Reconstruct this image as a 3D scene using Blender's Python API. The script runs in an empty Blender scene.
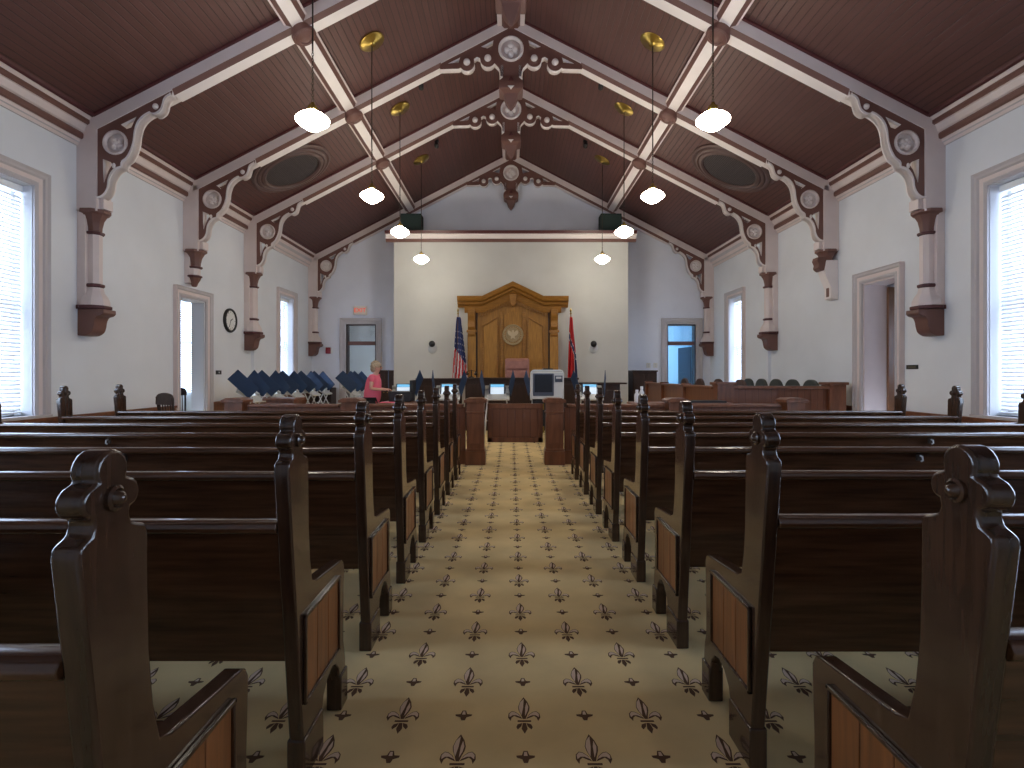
import bpy, bmesh, math, random
from mathutils import Vector, Matrix
random.seed(4)
C = bpy.context.scene.collection
SC = bpy.context.scene
R = math.radians

# ------------------------------------------------------------------ camera, world, exposure
cam = bpy.data.cameras.new('camera'); cam.sensor_width = 36.0; cam.lens = 554/1024*36
cam.shift_x = 0.001; cam.shift_y = -0.0098; cam.clip_start = 0.02
camo = bpy.data.objects.new('camera', cam); C.objects.link(camo)
camo.location = (0, 0, 1.3); camo.rotation_euler = (R(90), 0, 0); SC.camera = camo
SC.view_settings.view_transform = 'Standard'; SC.view_settings.look = 'None'
SC.view_settings.gamma = 1; SC.view_settings.use_curve_mapping = False
SC.view_settings.exposure = 1.62
W = bpy.data.worlds.new('world'); SC.world = W; W.use_nodes = True
bg = W.node_tree.nodes['Background']; bg.inputs[0].default_value = (.60, .75, 1, 1); bg.inputs[1].default_value = 3.3
SHADE_POWER = 18.0
try:
    SC.cycles.use_denoising = True; SC.cycles.max_bounces = 10; SC.cycles.diffuse_bounces = 6
    SC.cycles.caustics_reflective = False; SC.cycles.caustics_refractive = False
    SC.cycles.sample_clamp_indirect = 8
except Exception: pass

# ------------------------------------------------------------------ materials
def mat(name, col, rough=.6, metal=0, var=0, vscale=8, stretch=None, bump=0, bscale=60, coat=0, spec=.5, col2=None, emit=None, estr=0):
    m = bpy.data.materials.new(name); m.use_nodes = True
    nt = m.node_tree; b = nt.nodes['Principled BSDF']
    b.inputs['Base Color'].default_value = (*col, 1); b.inputs['Roughness'].default_value = rough
    b.inputs['Metallic'].default_value = metal; b.inputs['Specular IOR Level'].default_value = spec
    if coat: b.inputs['Coat Weight'].default_value = coat; b.inputs['Coat Roughness'].default_value = .06
    if emit: b.inputs['Emission Color'].default_value = (*emit, 1); b.inputs['Emission Strength'].default_value = estr
    if var or bump:
        tc = nt.nodes.new('ShaderNodeTexCoord'); mp = nt.nodes.new('ShaderNodeMapping')
        nt.links.new(tc.outputs['Object'], mp.inputs[0])
        if stretch: mp.inputs['Scale'].default_value = stretch
    if var:
        n = nt.nodes.new('ShaderNodeTexNoise'); n.inputs['Scale'].default_value = vscale; n.inputs['Detail'].default_value = 5
        nt.links.new(mp.outputs[0], n.inputs[0])
        r = nt.nodes.new('ShaderNodeValToRGB'); r.color_ramp.elements[0].position = .3; r.color_ramp.elements[1].position = .7
        lo = tuple(max(0, c*(1-var)) for c in col); hi = col2 or tuple(min(1, c*(1+var)) for c in col)
        r.color_ramp.elements[0].color = (*lo, 1); r.color_ramp.elements[1].color = (*hi, 1)
        nt.links.new(n.outputs[0], r.inputs[0]); nt.links.new(r.outputs[0], b.inputs['Base Color'])
    if bump:
        n2 = nt.nodes.new('ShaderNodeTexNoise'); n2.inputs['Scale'].default_value = bscale
        nt.links.new(mp.outputs[0], n2.inputs[0])
        bp = nt.nodes.new('ShaderNodeBump'); bp.inputs['Strength'].default_value = bump; bp.inputs['Distance'].default_value = .01
        nt.links.new(n2.outputs[0], bp.inputs['Height']); nt.links.new(bp.outputs[0], b.inputs['Normal'])
    return m

def boards(name, col, rough, width, axis=0, groove=.08, depth=.4, var=.15, dark=.35, lines_axis=1):
    """tongue-and-groove boards: grooves across `axis`, grain along lines_axis"""
    m = mat(name, col, rough); nt = m.node_tree; b = nt.nodes['Principled BSDF']; L = nt.links.new
    tc = nt.nodes.new('ShaderNodeTexCoord'); sx = nt.nodes.new('ShaderNodeSeparateXYZ'); L(tc.outputs['Object'], sx.inputs[0])
    def mth(op, a, v=None, v2=None):
        n = nt.nodes.new('ShaderNodeMath'); n.operation = op
        if hasattr(a, 'links'): L(a, n.inputs[0])
        else: n.inputs[0].default_value = a
        for i, q in ((1, v), (2, v2)):
            if q is None: continue
            if hasattr(q, 'links'): L(q, n.inputs[i])
            else: n.inputs[i].default_value = q
        return n.outputs[0]
    q = mth('DIVIDE', sx.outputs[axis], width)
    fr = mth('FRACT', q); idx = mth('FLOOR', q)
    d = mth('ABSOLUTE', mth('SUBTRACT', fr, .5))
    g = nt.nodes.new('ShaderNodeMapRange'); g.inputs[1].default_value = .5-groove; g.inputs[2].default_value = .5
    L(d, g.inputs[0])
    wn = nt.nodes.new('ShaderNodeTexWhiteNoise'); wn.noise_dimensions = '1D'; L(idx, wn.inputs['W'])
    mp = nt.nodes.new('ShaderNodeMapping'); L(tc.outputs['Object'], mp.inputs[0])
    s = [14, 14, 14]; s[lines_axis] = .8; mp.inputs['Scale'].default_value = s
    nz = nt.nodes.new('ShaderNodeTexNoise'); nz.inputs['Scale'].default_value = 3; L(mp.outputs[0], nz.inputs[0])
    br = mth('MULTIPLY_ADD', wn.outputs[0], var, 1-var/2)
    br = mth('MULTIPLY', br, mth('MULTIPLY_ADD', nz.outputs[0], .5, .75))
    br = mth('MULTIPLY', br, mth('SUBTRACT', 1, mth('MULTIPLY', g.outputs[0], 1-dark)))
    vm = nt.nodes.new('ShaderNodeVectorMath'); vm.operation = 'SCALE'; vm.inputs[0].default_value = col; L(br, vm.inputs['Scale'])
    L(vm.outputs[0], b.inputs['Base Color'])
    bp = nt.nodes.new('ShaderNodeBump'); bp.inputs['Strength'].default_value = depth; bp.inputs['Distance'].default_value = .01; bp.invert = True
    L(g.outputs[0], bp.inputs['Height']); L(bp.outputs[0], b.inputs['Normal'])
    return m

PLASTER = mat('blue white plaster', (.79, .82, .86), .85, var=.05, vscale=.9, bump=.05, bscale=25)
ENDWALL = mat('plaster with daylight tint', (.82, .85, .94), .85, var=.05, vscale=.9, bump=.05, bscale=25)  # end wall plaster with a bluish daylight tint put into its colour
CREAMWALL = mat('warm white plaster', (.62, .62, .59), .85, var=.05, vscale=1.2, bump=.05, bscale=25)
BEAM = mat('pinkish beige paint', (.74, .64, .62), .5, var=.05, vscale=3)
BEAML = mat('pale edge paint', (.86, .79, .77), .5, var=.04, vscale=3)
BROWN = mat('red brown paint', (.175, .082, .066), .5, var=.08, vscale=4)
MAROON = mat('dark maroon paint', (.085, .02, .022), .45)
CEIL = boards('red brown ceiling boards', (.105, .043, .037), .5, .085, axis=0, groove=.09, depth=.5, dark=.3, lines_axis=1)
CASING = mat('greyed mauve trim paint', (.55, .51, .52), .5, var=.04, vscale=4)
REVEAL = mat('pale reveal paint', (.68, .68, .70), .6)
PEW = mat('dark stained pew wood', (.075, .033, .016), .2, var=.45, vscale=5, stretch=(.6, 9, 9), coat=.3)
PEWEND = mat('dark stained pew end wood', (.048, .024, .014), .17, var=.35, vscale=5, stretch=(9, 9, .7), coat=.3)
PEWBOARD = mat('red brown pew boards', (.20, .068, .019), .38, var=.3, vscale=6, stretch=(9, 9, .8))
COURT = boards('court rail boards', (.165, .058, .026), .38, .11, axis=0, groove=.06, depth=.3, dark=.4, lines_axis=2)
COURTY = boards('jury rail boards', (.20, .078, .034), .38, .11, axis=1, groove=.06, depth=.3, dark=.4, lines_axis=2)  # orange light on the long jury panel put into the board colour
COURTP = mat('court rail wood', (.17, .062, .028), .35, var=.3, vscale=5, stretch=(4, 4, .6))
DARKW = mat('very dark wood', (.038, .018, .013), .4, var=.3, vscale=5, stretch=(4, 4, .7))
OAK = mat('golden oak', (.36, .165, .022), .5, var=.25, vscale=5, stretch=(7, 7, .7))
OAKD = mat('golden oak moulding', (.33, .145, .02), .45, var=.25, vscale=6, stretch=(1, 7, 7))
OAKP = mat('pale oak field', (.42, .20, .03), .5, var=.2, vscale=5, stretch=(7, 7, .7))
CARPET = mat('tan carpet', (.80, .61, .31), .95, var=.12, vscale=2.2, bump=.35, bscale=420, spec=.1)
MOTIF = mat('brown carpet motif', (.13, .072, .042), .95, spec=.1)
MOTIFL = mat('pale rose carpet motif', (.74, .56, .42), .95, spec=.1)
WHITE = mat('white paint', (.8, .8, .8), .5)
SLAT = mat('white blind slat', (.86, .88, .9), .45)
BRASS = mat('polished brass', (.42, .30, .08), .28, metal=1)
CHAIN = mat('dark bronze chain', (.05, .035, .025), .5, metal=.6)
GLOW = mat('lit milk glass', (.9, .88, .82), .3, emit=(1, .91, .75), estr=SHADE_POWER)
GRILLE = boards('dark vent grille', (.06, .045, .045), .6, .03, axis=0, groove=.25, depth=.8, dark=.15)
VENTR = mat('brown vent ring', (.10, .055, .05), .45)
BLACK = mat('black plastic', (.012, .012, .014), .45)
DGREEN = mat('dark green speaker cloth', (.012, .028, .026), .8)
NAVY = mat('navy privacy flap', (.020, .050, .120), .6)
GREYP = mat('light grey plastic', (.62, .63, .62), .45)
STEEL = mat('white steel tube', (.72, .73, .74), .4)
SCREENB = mat('lit screen blue', (.1, .3, .5), .3, emit=(.18, .55, .9), estr=.28)
SCREENW = mat('lit screen white', (.6, .7, .8), .3, emit=(.7, .85, 1), estr=.22)
DSCREEN = mat('dark grey screen', (.02, .024, .034), .25)
SLATE = mat('slate blue bezel', (.06, .075, .11), .5)
LEATHER = mat('dusty pink leather', (.42, .19, .15), .5, var=.12, vscale=9)
CHAIRG = mat('dark green grey upholstery', (.05, .06, .058), .7)
CHAIRB = mat('dark brown upholstery', (.07, .038, .03), .6)
SEAL = mat('tan plaster seal', (.42, .31, .16), .6, var=.15, vscale=30)
FRED = mat('flag red', (.62, .03, .03), .8); FBLUE = mat('flag blue', (.03, .05, .17), .8); FWHITE = mat('flag white', (.8, .78, .76), .8)
PAPER = mat('white paper', (.8, .8, .78), .8)
PINK = mat('bright pink fabric', (.85, .16, .24), .85); SKIN = mat('fair skin', (.62, .35, .26), .55)
HAIR = mat('ash blonde hair', (.46, .36, .24), .7, var=.3, vscale=40)
BPANTS = mat('black trousers fabric', (.015, .015, .018), .8)
SIGNW = mat('white sign', (.75, .72, .66), .5); SIGNR = mat('lit red lettering', (.8, .1, .05), .5, emit=(1, .13, .05), estr=.22)
ALARM = mat('alarm red', (.28, .02, .035), .4)
TEAL = mat('wall paint with daylight blue', (.36, .58, .70), .8)  # right office walls: the blue of daylight put into the paint colour
DOORD = mat('dark grey blue door paint', (.06, .08, .12), .5)
OAKDOOR = mat('brown varnished door', (.20, .085, .035), .35, var=.25, vscale=5, stretch=(5, 5, .6))
GLASS = bpy.data.materials.new('clear window glass'); GLASS.use_nodes = True
_n = GLASS.node_tree; _n.nodes.remove(_n.nodes['Principled BSDF'])
_t = _n.nodes.new('ShaderNodeBsdfTransparent'); _g = _n.nodes.new('ShaderNodeBsdfGlossy'); _g.inputs['Roughness'].default_value = .02
_x = _n.nodes.new('ShaderNodeMixShader'); _x.inputs[0].default_value = .06
_n.links.new(_t.outputs[0], _x.inputs[1]); _n.links.new(_g.outputs[0], _x.inputs[2]); _n.links.new(_x.outputs[0], _n.nodes['Material Output'].inputs[0])

# ------------------------------------------------------------------ mesh helpers
class B:
    def __init__(s): s.v = []; s.f = []; s.m = []
    def add(s, vs, fs, mi=0):
        o = len(s.v); s.v += [tuple(p) for p in vs]
        for i, f in enumerate(fs):
            s.f.append([o+k for k in f]); s.m.append(mi[i] if isinstance(mi, (list, tuple)) else mi)
        return s
    def box(s, x0, y0, z0, x1, y1, z1, mi=0):
        x0, x1 = min(x0, x1), max(x0, x1); y0, y1 = min(y0, y1), max(y0, y1); z0, z1 = min(z0, z1), max(z0, z1)
        vs = [(x, y, z) for x in (x0, x1) for y in (y0, y1) for z in (z0, z1)]
        return s.add(vs, [(0, 1, 3, 2), (4, 6, 7, 5), (0, 4, 5, 1), (2, 3, 7, 6), (0, 2, 6, 4), (1, 5, 7, 3)], mi)
    def prism(s, poly, lo, hi, axis='y', mi=0, cap=None):
        mp = {'y': lambda a, b, t: (a, t, b), 'x': lambda a, b, t: (t, a, b), 'z': lambda a, b, t: (a, b, t)}[axis]
        n = len(poly); vs = [mp(a, b, lo) for a, b in poly]+[mp(a, b, hi) for a, b in poly]
        sides = [(i, (i+1) % n, n+(i+1) % n, n+i) for i in range(n)]
        sm = list(mi) if isinstance(mi, (list, tuple)) else [mi]*n
        c = sm[0] if cap is None else cap
        return s.add(vs, sides+[tuple(range(n-1, -1, -1)), tuple(range(n, 2*n))], sm+[c, c])
    def lathe(s, prof, c=(0, 0, 0), seg=16, mi=0, M=None, phase=0, ring=False):
        vs = []
        for r, z in prof:
            for k in range(seg):
                a = 2*math.pi*(k+phase)/seg; vs.append(Vector((r*math.cos(a), r*math.sin(a), z)))
        if M: vs = [M @ p for p in vs]
        vs = [p+Vector(c) for p in vs]; n = len(prof); fs = []; ms = []
        for i in range(n-1):
            for k in range(seg):
                fs.append((i*seg+k, i*seg+(k+1) % seg, (i+1)*seg+(k+1) % seg, (i+1)*seg+k)); ms.append(mi[i] if isinstance(mi, (list, tuple)) else mi)
        if ring:
            for k in range(seg): fs.append(((n-1)*seg+k, (n-1)*seg+(k+1) % seg, (k+1) % seg, k)); ms.append(0)
            return s.add(vs, fs, ms)
        m0 = mi[0] if isinstance(mi, (list, tuple)) else mi; m1 = mi[-1] if isinstance(mi, (list, tuple)) else mi
        fs.append(tuple(range(seg-1, -1, -1))); ms.append(m0); fs.append(tuple((n-1)*seg+k for k in range(seg))); ms.append(m1)
        return s.add(vs, fs, ms)
    def tube(s, pts, r, seg=8, mi=0):
        pts = [Vector(p) for p in pts]; vs = []; n = len(pts)
        rr = r if isinstance(r, (list, tuple)) else [r]*n
        up = None
        for i, p in enumerate(pts):
            d = (pts[min(i+1, n-1)]-pts[max(i-1, 0)]).normalized()
            if up is None: up = Vector((0, 0, 1)) if abs(d.z) < .9 else Vector((1, 0, 0))
            a = d.cross(up).normalized(); b = a.cross(d).normalized(); up = b
            vs += [p+a*math.cos(2*math.pi*k/seg)*rr[i]+b*math.sin(2*math.pi*k/seg)*rr[i] for k in range(seg)]
        fs = [(i*seg+k, i*seg+(k+1) % seg, (i+1)*seg+(k+1) % seg, (i+1)*seg+k) for i in range(n-1) for k in range(seg)]
        fs += [tuple(range(seg-1, -1, -1)), tuple((n-1)*seg+k for k in range(seg))]
        return s.add(vs, fs, mi)
    def sphere(s, c, r, seg=14, rings=8, mi=0, sc=(1, 1, 1)):
        prof = [(r*math.sin(math.pi*(i+.02)/(rings+.04)), -r*math.cos(math.pi*(i+.02)/(rings+.04))) for i in range(rings+1)]
        return s.lathe(prof, c, seg, mi, Matrix.Diagonal(sc).to_3x3())
    def xf(s, M, start=0):
        s.v[start:] = [tuple(M @ Vector(p)) for p in s.v[start:]]; return s
    def build(s, name, mats, parent=None, bevel=0, smooth=None, seg=2):
        me = bpy.data.meshes.new(name); me.from_pydata(s.v, [], s.f)
        for m in (mats if isinstance(mats, (list, tuple)) else [mats]): me.materials.append(m)
        me.polygons.foreach_set('material_index', s.m)
        bm = bmesh.new(); bm.from_mesh(me); bmesh.ops.recalc_face_normals(bm, faces=bm.faces); bm.to_mesh(me); bm.free()
        o = bpy.data.objects.new(name, me); C.objects.link(o)
        if parent: o.parent = parent
        fin(o, bevel, smooth, seg); return o
def fin(o, bevel=0, smooth=None, seg=2):
    me = o.data
    if smooth or bevel:
        me.polygons.foreach_set('use_smooth', [True]*len(me.polygons)); me.set_sharp_from_angle(angle=R(smooth or 30))
    if bevel:
        m = o.modifiers.new('edge', 'BEVEL'); m.width = bevel; m.segments = seg; m.limit_method = 'ANGLE'; m.angle_limit = R(35); m.harden_normals = False
def plate(name, outline, holes, y0, y1, mats, parent=None, bevel=0):
    """a flat board in XZ with real holes: mats = (face, edge)"""
    cu = bpy.data.curves.new(name, 'CURVE'); cu.dimensions = '2D'; cu.fill_mode = 'BOTH'; cu.extrude = abs(y1-y0)/2
    for poly in [outline]+list(holes):
        sp = cu.splines.new('POLY'); sp.points.add(len(poly)-1); sp.use_cyclic_u = True
        for p, (a, b) in zip(sp.points, poly): p.co = (a, b, 0, 1)
    t = bpy.data.objects.new('tmp', cu); C.objects.link(t)
    dg = bpy.context.evaluated_depsgraph_get(); dg.update()
    me = bpy.data.meshes.new_from_object(t.evaluated_get(dg)); bpy.data.objects.remove(t); bpy.data.curves.remove(cu)
    me.name = name; me.materials.clear()
    for m in mats: me.materials.append(m)
    me.transform(Matrix(((1, 0, 0, 0), (0, 0, -1, (y0+y1)/2), (0, 1, 0, 0), (0, 0, 0, 1))))
    bm = bmesh.new(); bm.from_mesh(me); bmesh.ops.remove_doubles(bm, verts=bm.verts, dist=1e-5); bmesh.ops.recalc_face_normals(bm, faces=bm.faces)
    for f in bm.faces: f.material_index = 0 if abs(f.normal.y) > .7 else 1
    bm.to_mesh(me); bm.free()
    o = bpy.data.objects.new(name, me); C.objects.link(o)
    if parent: o.parent = parent
    return o
def tag(o, label, cat, group=None):
    o['label'] = label; o['category'] = cat
    if group: o['group'] = group
    return o
def empty(name, loc=(0, 0, 0), rz=0):
    o = bpy.data.objects.new(name, None); C.objects.link(o); o.location = loc; o.rotation_euler = (0, 0, rz); o.empty_display_size = .1; return o
def thing(name, label, cat, loc=(0, 0, 0), rz=0, group=None): return tag(empty(name, loc, rz), label, cat, group)
def struct(o): o['kind'] = 'structure'; return o
def kids(o): return [c for c in KIDS.get(o.name, [])]
KIDS = {}
def copy_tree(o, label=None, loc=None, rz=None, parent=None):
    c = o.copy(); C.objects.link(c)
    if parent: c.parent = parent
    for ch in [k for k in bpy.data.objects if k.parent == o]: copy_tree(ch, parent=c)
    if label: c['label'] = label
    if loc is not None: c.location = loc
    if rz is not None: c.rotation_euler[2] = rz
    return c
def arc(cx, cy, r, a0, a1, n=8): return [(cx+r*math.cos(R(a0+(a1-a0)*i/n)), cy+r*math.sin(R(a0+(a1-a0)*i/n))) for i in range(n+1)]
def rect_minus(b, u0, u1, z0, z1, holes, f):
    us = sorted({u0, u1, *[h[0] for h in holes], *[h[1] for h in holes]}); zs = sorted({z0, z1, *[h[2] for h in holes], *[h[3] for h in holes]})
    us = [u for u in us if u0 <= u <= u1]; zs = [z for z in zs if z0 <= z <= z1]
    for a, c in zip(us, us[1:]):
        run = None
        for d, e in zip(zs, zs[1:]):
            mu, mz = (a+c)/2, (d+e)/2
            if any(h[0] < mu < h[1] and h[2] < mz < h[3] for h in holes):
                if run: f(b, a, c, *run); run = None
            else: run = (run[0] if run else d, e)
        if run: f(b, a, c, *run)

# ------------------------------------------------------------------ room numbers
WX = 5.8; WT = .38; Y0 = -2.2; YE = 16.12; RZ = 7.65; SL = .519; EZ = RZ-SL*WX
TH = math.atan(SL); TRY = (7.39, 9.79, 12.02, 15.83)
def ceil_z(x): return RZ-SL*abs(x)
# openings (y0,y1,z0,z1)
WIN1 = (5.54, 6.72, .80, 3.59); WIN2 = (13.88, 14.70, .80, 3.28); FILLWIN0 = (.9, 2.6, .80, 3.59); FILLWINM = (3.3, 4.8, .80, 3.59); WINB = (-1.7, -.2, .80, 3.59)  # windows beside the camera are unseen, added as daylight sources
DOORL = (9.68, 10.50, 0, 2.67); DOORR = (8.33, 9.13, 0, 2.79)
EDL = (-4.80, -3.92, 0, 2.75); EDR = (4.54, 5.38, 0, 2.75)

# floor with woven motifs
def floor():
    b = B(); b.add([(-WX, Y0, 0), (WX, Y0, 0), (WX, YE, 0), (-WX, YE, 0)], [(0, 1, 2, 3)], 0)
    def poly(pts, cx, cy, z, mi): b.add([(cx+x*.84, cy+y, z) for x, y in pts], [tuple(range(len(pts)))], mi)
    mir = lambda p: [(-x, y) for x, y in reversed(p)]
    pet = [(-.007, -.022), (.007, -.022), (.013, .0), (.024, .03), (.027, .052), (.018, .085), (.0, .118), (-.018, .085), (-.027, .052), (-.024, .03), (-.013, .0)]
    hi = [(-.012, .0), (-.003, .05), (.001, .106), (-.016, .084), (-.024, .052), (-.02, .025)]
    hi2 = [(.004, -.005), (.016, .025), (.021, .052), (.013, .082), (.006, .05)]
    side = [(.009, -.022), (.03, -.012), (.045, -.004), (.056, -.014), (.062, -.034), (.073, -.012), (.07, .012), (.056, .026), (.04, .022), (.022, .006)]
    shi = [(.014, -.012), (.026, .006), (.042, .019), (.056, .022), (.067, .008), (.066, -.012), (.052, .0), (.036, .0)]
    band = [(-.03, -.04), (.03, -.04), (.03, -.03), (-.03, -.03)]
    low = [(-.007, -.046), (-.013, -.08), (0, -.108), (.013, -.08), (.007, -.046)]
    ls = [(.009, -.046), (.014, -.066), (.03, -.084), (.036, -.07), (.03, -.054)]
    sm = [(-.008, -.03), (.008, -.03), (.014, -.012), (.036, -.004), (.038, .006), (.015, .008), (.008, .03), (-.008, .03), (-.015, .008), (-.038, .006), (-.036, -.004), (-.014, -.012)]
    smh = [(-.008, .004), (.008, .004), (.005, .024), (-.005, .024)]
    row = 0; y = 1.88-.2285*4
    while y < 13:
        off = .05+(0 if row % 2 else .23)
        for k in range(-13, 14):
            x = off+k*.46
            if abs(x) < 5.6:
                for p in (pet, side, mir(side), band, low, ls, mir(ls)): poly(p, x, y, .0007, 1)
                for p in (hi, hi2, shi, mir(shi)): poly(p, x, y, .0013, 2)
            x += .23
            if abs(x) < 5.6: poly(sm, x, y, .0007, 1); poly(smh, x, y, .0013, 2)
        row += 1; y += .2285
    struct(b.build('floor', [CARPET, MOTIF, MOTIFL]))
floor()

# walls
b = B(); rect_minus(b, Y0, YE, 0, EZ+.2, [FILLWIN0, FILLWINM, WIN1, DOORL, WIN2], lambda b, u, v, z0, z1: b.box(-WX-.24, u, z0, -WX, v, z1)); struct(b.build('wall_left', PLASTER))
b = B(); rect_minus(b, Y0, YE, 0, EZ+.2, [FILLWIN0, FILLWINM, WIN1, DOORR, WIN2], lambda b, u, v, z0, z1: b.box(WX, u, z0, WX+WT, v, z1)); struct(b.build('wall_right', PLASTER))
b = B(); rect_minus(b, -WX-WT, WX+WT, 0, EZ, [EDL, EDR], lambda b, u, v, z0, z1: b.box(u, YE, z0, v, YE+.25, z1))
b.prism([(-WX-WT, EZ), (WX+WT, EZ), (WX, EZ+.02), (0, RZ+.1), (-WX, EZ+.02)], YE, YE+.25); struct(b.build('wall_front', ENDWALL))
b = B(); b.prism([(-WX-WT, 0), (WX+WT, 0), (WX+WT, EZ), (0, RZ+.1), (-WX-WT, EZ)], Y0-.2, Y0); struct(b.build('wall_back', PLASTER))
b = B()
for s in (-1, 1): b.prism([(0, RZ), (s*(WX+WT), RZ-SL*(WX+WT)), (s*(WX+WT), RZ-SL*(WX+WT)+.2), (0, RZ+.2)], Y0-.2, YE+.25)
struct(b.build('ceiling', CEIL))
# projecting chimney-breast wall behind the bench
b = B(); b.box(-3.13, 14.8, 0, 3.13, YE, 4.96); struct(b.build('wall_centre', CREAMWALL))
b = B(); P = [(14.8, 4.98), (14.76, 4.98), (14.74, 5.03), (14.70, 5.05), (14.70, 5.15), (14.64, 5.17), (14.60, 5.25), (14.8, 5.25)]; P = [(y, z-.16) for y, z in P]
b.prism(P, -3.33, 3.33, 'x', [2, 2, 2, 1, 1, 0, 0, 0], cap=0); b.box(-3.2, 14.80, 4.97, 3.2, YE, 5.09, 0)
struct(b.build('trim_1', [MAROON, BEAML, BROWN]))
# cornices along the side walls
for s, nm in ((-1, 'trim_2'), (1, 'trim_3')):
    P = [(5.80, 4.46), (5.775, 4.46), (5.765, 4.50), (5.75, 4.51), (5.745, 4.54), (5.73, 4.545), (5.705, 4.56), (5.70, 4.61), (5.715, 4.635), (5.69, 4.65), (5.665, 4.73), (5.645, 4.735), (5.63, 4.75), (5.635, 4.79), (5.62, 4.80), (5.59, 4.86), (5.58, ceil_z(5.58)+.135), (5.80, ceil_z(5.58)+.135)]
    mi = [1, 0, 1, 0, 0, 2, 2, 2, 0, 0, 0, 2, 2, 2, 0, 0, 0, 0]
    b = B(); b.prism([(s*x, z-.115) for x, z in P], Y0, TRY[2]+.1, 'y', mi, cap=0)
    P2 = [(5.80, 4.46), (5.775, 4.46), (5.765, 4.52), (5.74, 4.54), (5.70, 4.60), (5.69, 4.68), (5.665, 4.73), (5.645, 4.735), (5.63, 4.75), (5.635, 4.79), (5.62, 4.80), (5.59, 4.86), (5.58, ceil_z(5.58)+.135), (5.80, ceil_z(5.58)+.135)]
    b.prism([(s*x, z-.115) for x, z in P2], TRY[2]+.1, YE, 'y', [1, 0, 1, 0, 1, 0, 0, 2, 2, 2, 0, 0, 0, 0], cap=0)
    b.add([(s*5.80, Y0, ceil_z(5.8)), (s*5.6, Y0, ceil_z(5.6)), (s*5.6, Y0, ceil_z(5.6)-.03)], [], 0)
    struct(b.build(nm, [BEAM, CASING, BROWN], bevel=.004))
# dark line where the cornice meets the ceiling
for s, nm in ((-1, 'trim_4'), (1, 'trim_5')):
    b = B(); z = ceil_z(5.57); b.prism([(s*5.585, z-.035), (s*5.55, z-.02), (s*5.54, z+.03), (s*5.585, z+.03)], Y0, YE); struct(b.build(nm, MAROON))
# wainscot
for s, nm, doors in ((-1, 'baseboard_left', [DOORL]), (1, 'baseboard_right', [DOORR])):
    b = B(); ys = [Y0]
    for d in doors: ys += [d[0]-.17, d[1]+.17]
    ys.append(YE)
    for a, c in zip(ys[::2], ys[1::2]):
        b.box(s*(WX-.02), a, 0, s*WX, c, .68); b.box(s*(WX-.045), a, .68, s*WX, c, .72, 1); b.box(s*(WX-.075), a, .72, s*WX, c, .76, 1); b.box(s*(WX-.045), a, 0, s*WX, c, .16, 1)
    struct(b.build(nm, [COURTY, COURTP]))
b = B(); b.box(-WX, YE-.03, 0, -4.98, YE, .18); b.box(-3.74, YE-.03, 0, -3.13, YE, .18); b.box(3.13, YE-.03, 0, 4.36, YE, .18); struct(b.build('baseboard_front', COURTP))
for s, nm in ((-1, 'trim_6'), (1, 'trim_7')):
    b = B(); b.box(s*WX, 12.36, .76, s*(WX-.07), 12.72, 4.345); struct(b.build(nm, PLASTER))

# ------------------------------------------------------------------ windows
def casing_profile(w=.18):   # (across, out) from opening edge outward
    return [(-.005, 0), (-.005, .03), (.03, .045), (.05, .03), (.10, .035), (.12, .055), (.15, .055), (w, .075), (w, 0)]
def casing(parent, s, y0, y1, z0, z1, mats, to_floor=False, w=.18):
    pr = casing_profile(w); b = B()
    # mitred U-shape: left leg, head, right leg
    n = len(pr); rows = []
    for (yy, zz, dy, dz) in ((y0, z0, -1, 0), (y0, z1, -1, 1), (y1, z1, 1, 1), (y1, z0, 1, 0)):
        rows.append([(s*(WX-o), yy+dy*a, zz+dz*a) for a, o in pr])
    vs = [p for r in rows for p in r]
    fs = [(i*n+k, i*n+(k+1) % n, (i+1)*n+(k+1) % n, (i+1)*n+k) for i in range(3) for k in range(n)]+[tuple(range(n)), tuple(3*n+k for k in range(n))]
    ms = ([0, 0, 0, 1, 0, 0, 0, 1, 0]*3)+[0, 0]
    b.add(vs, fs, ms); return b.build('casing', mats, parent, bevel=.003)
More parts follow.
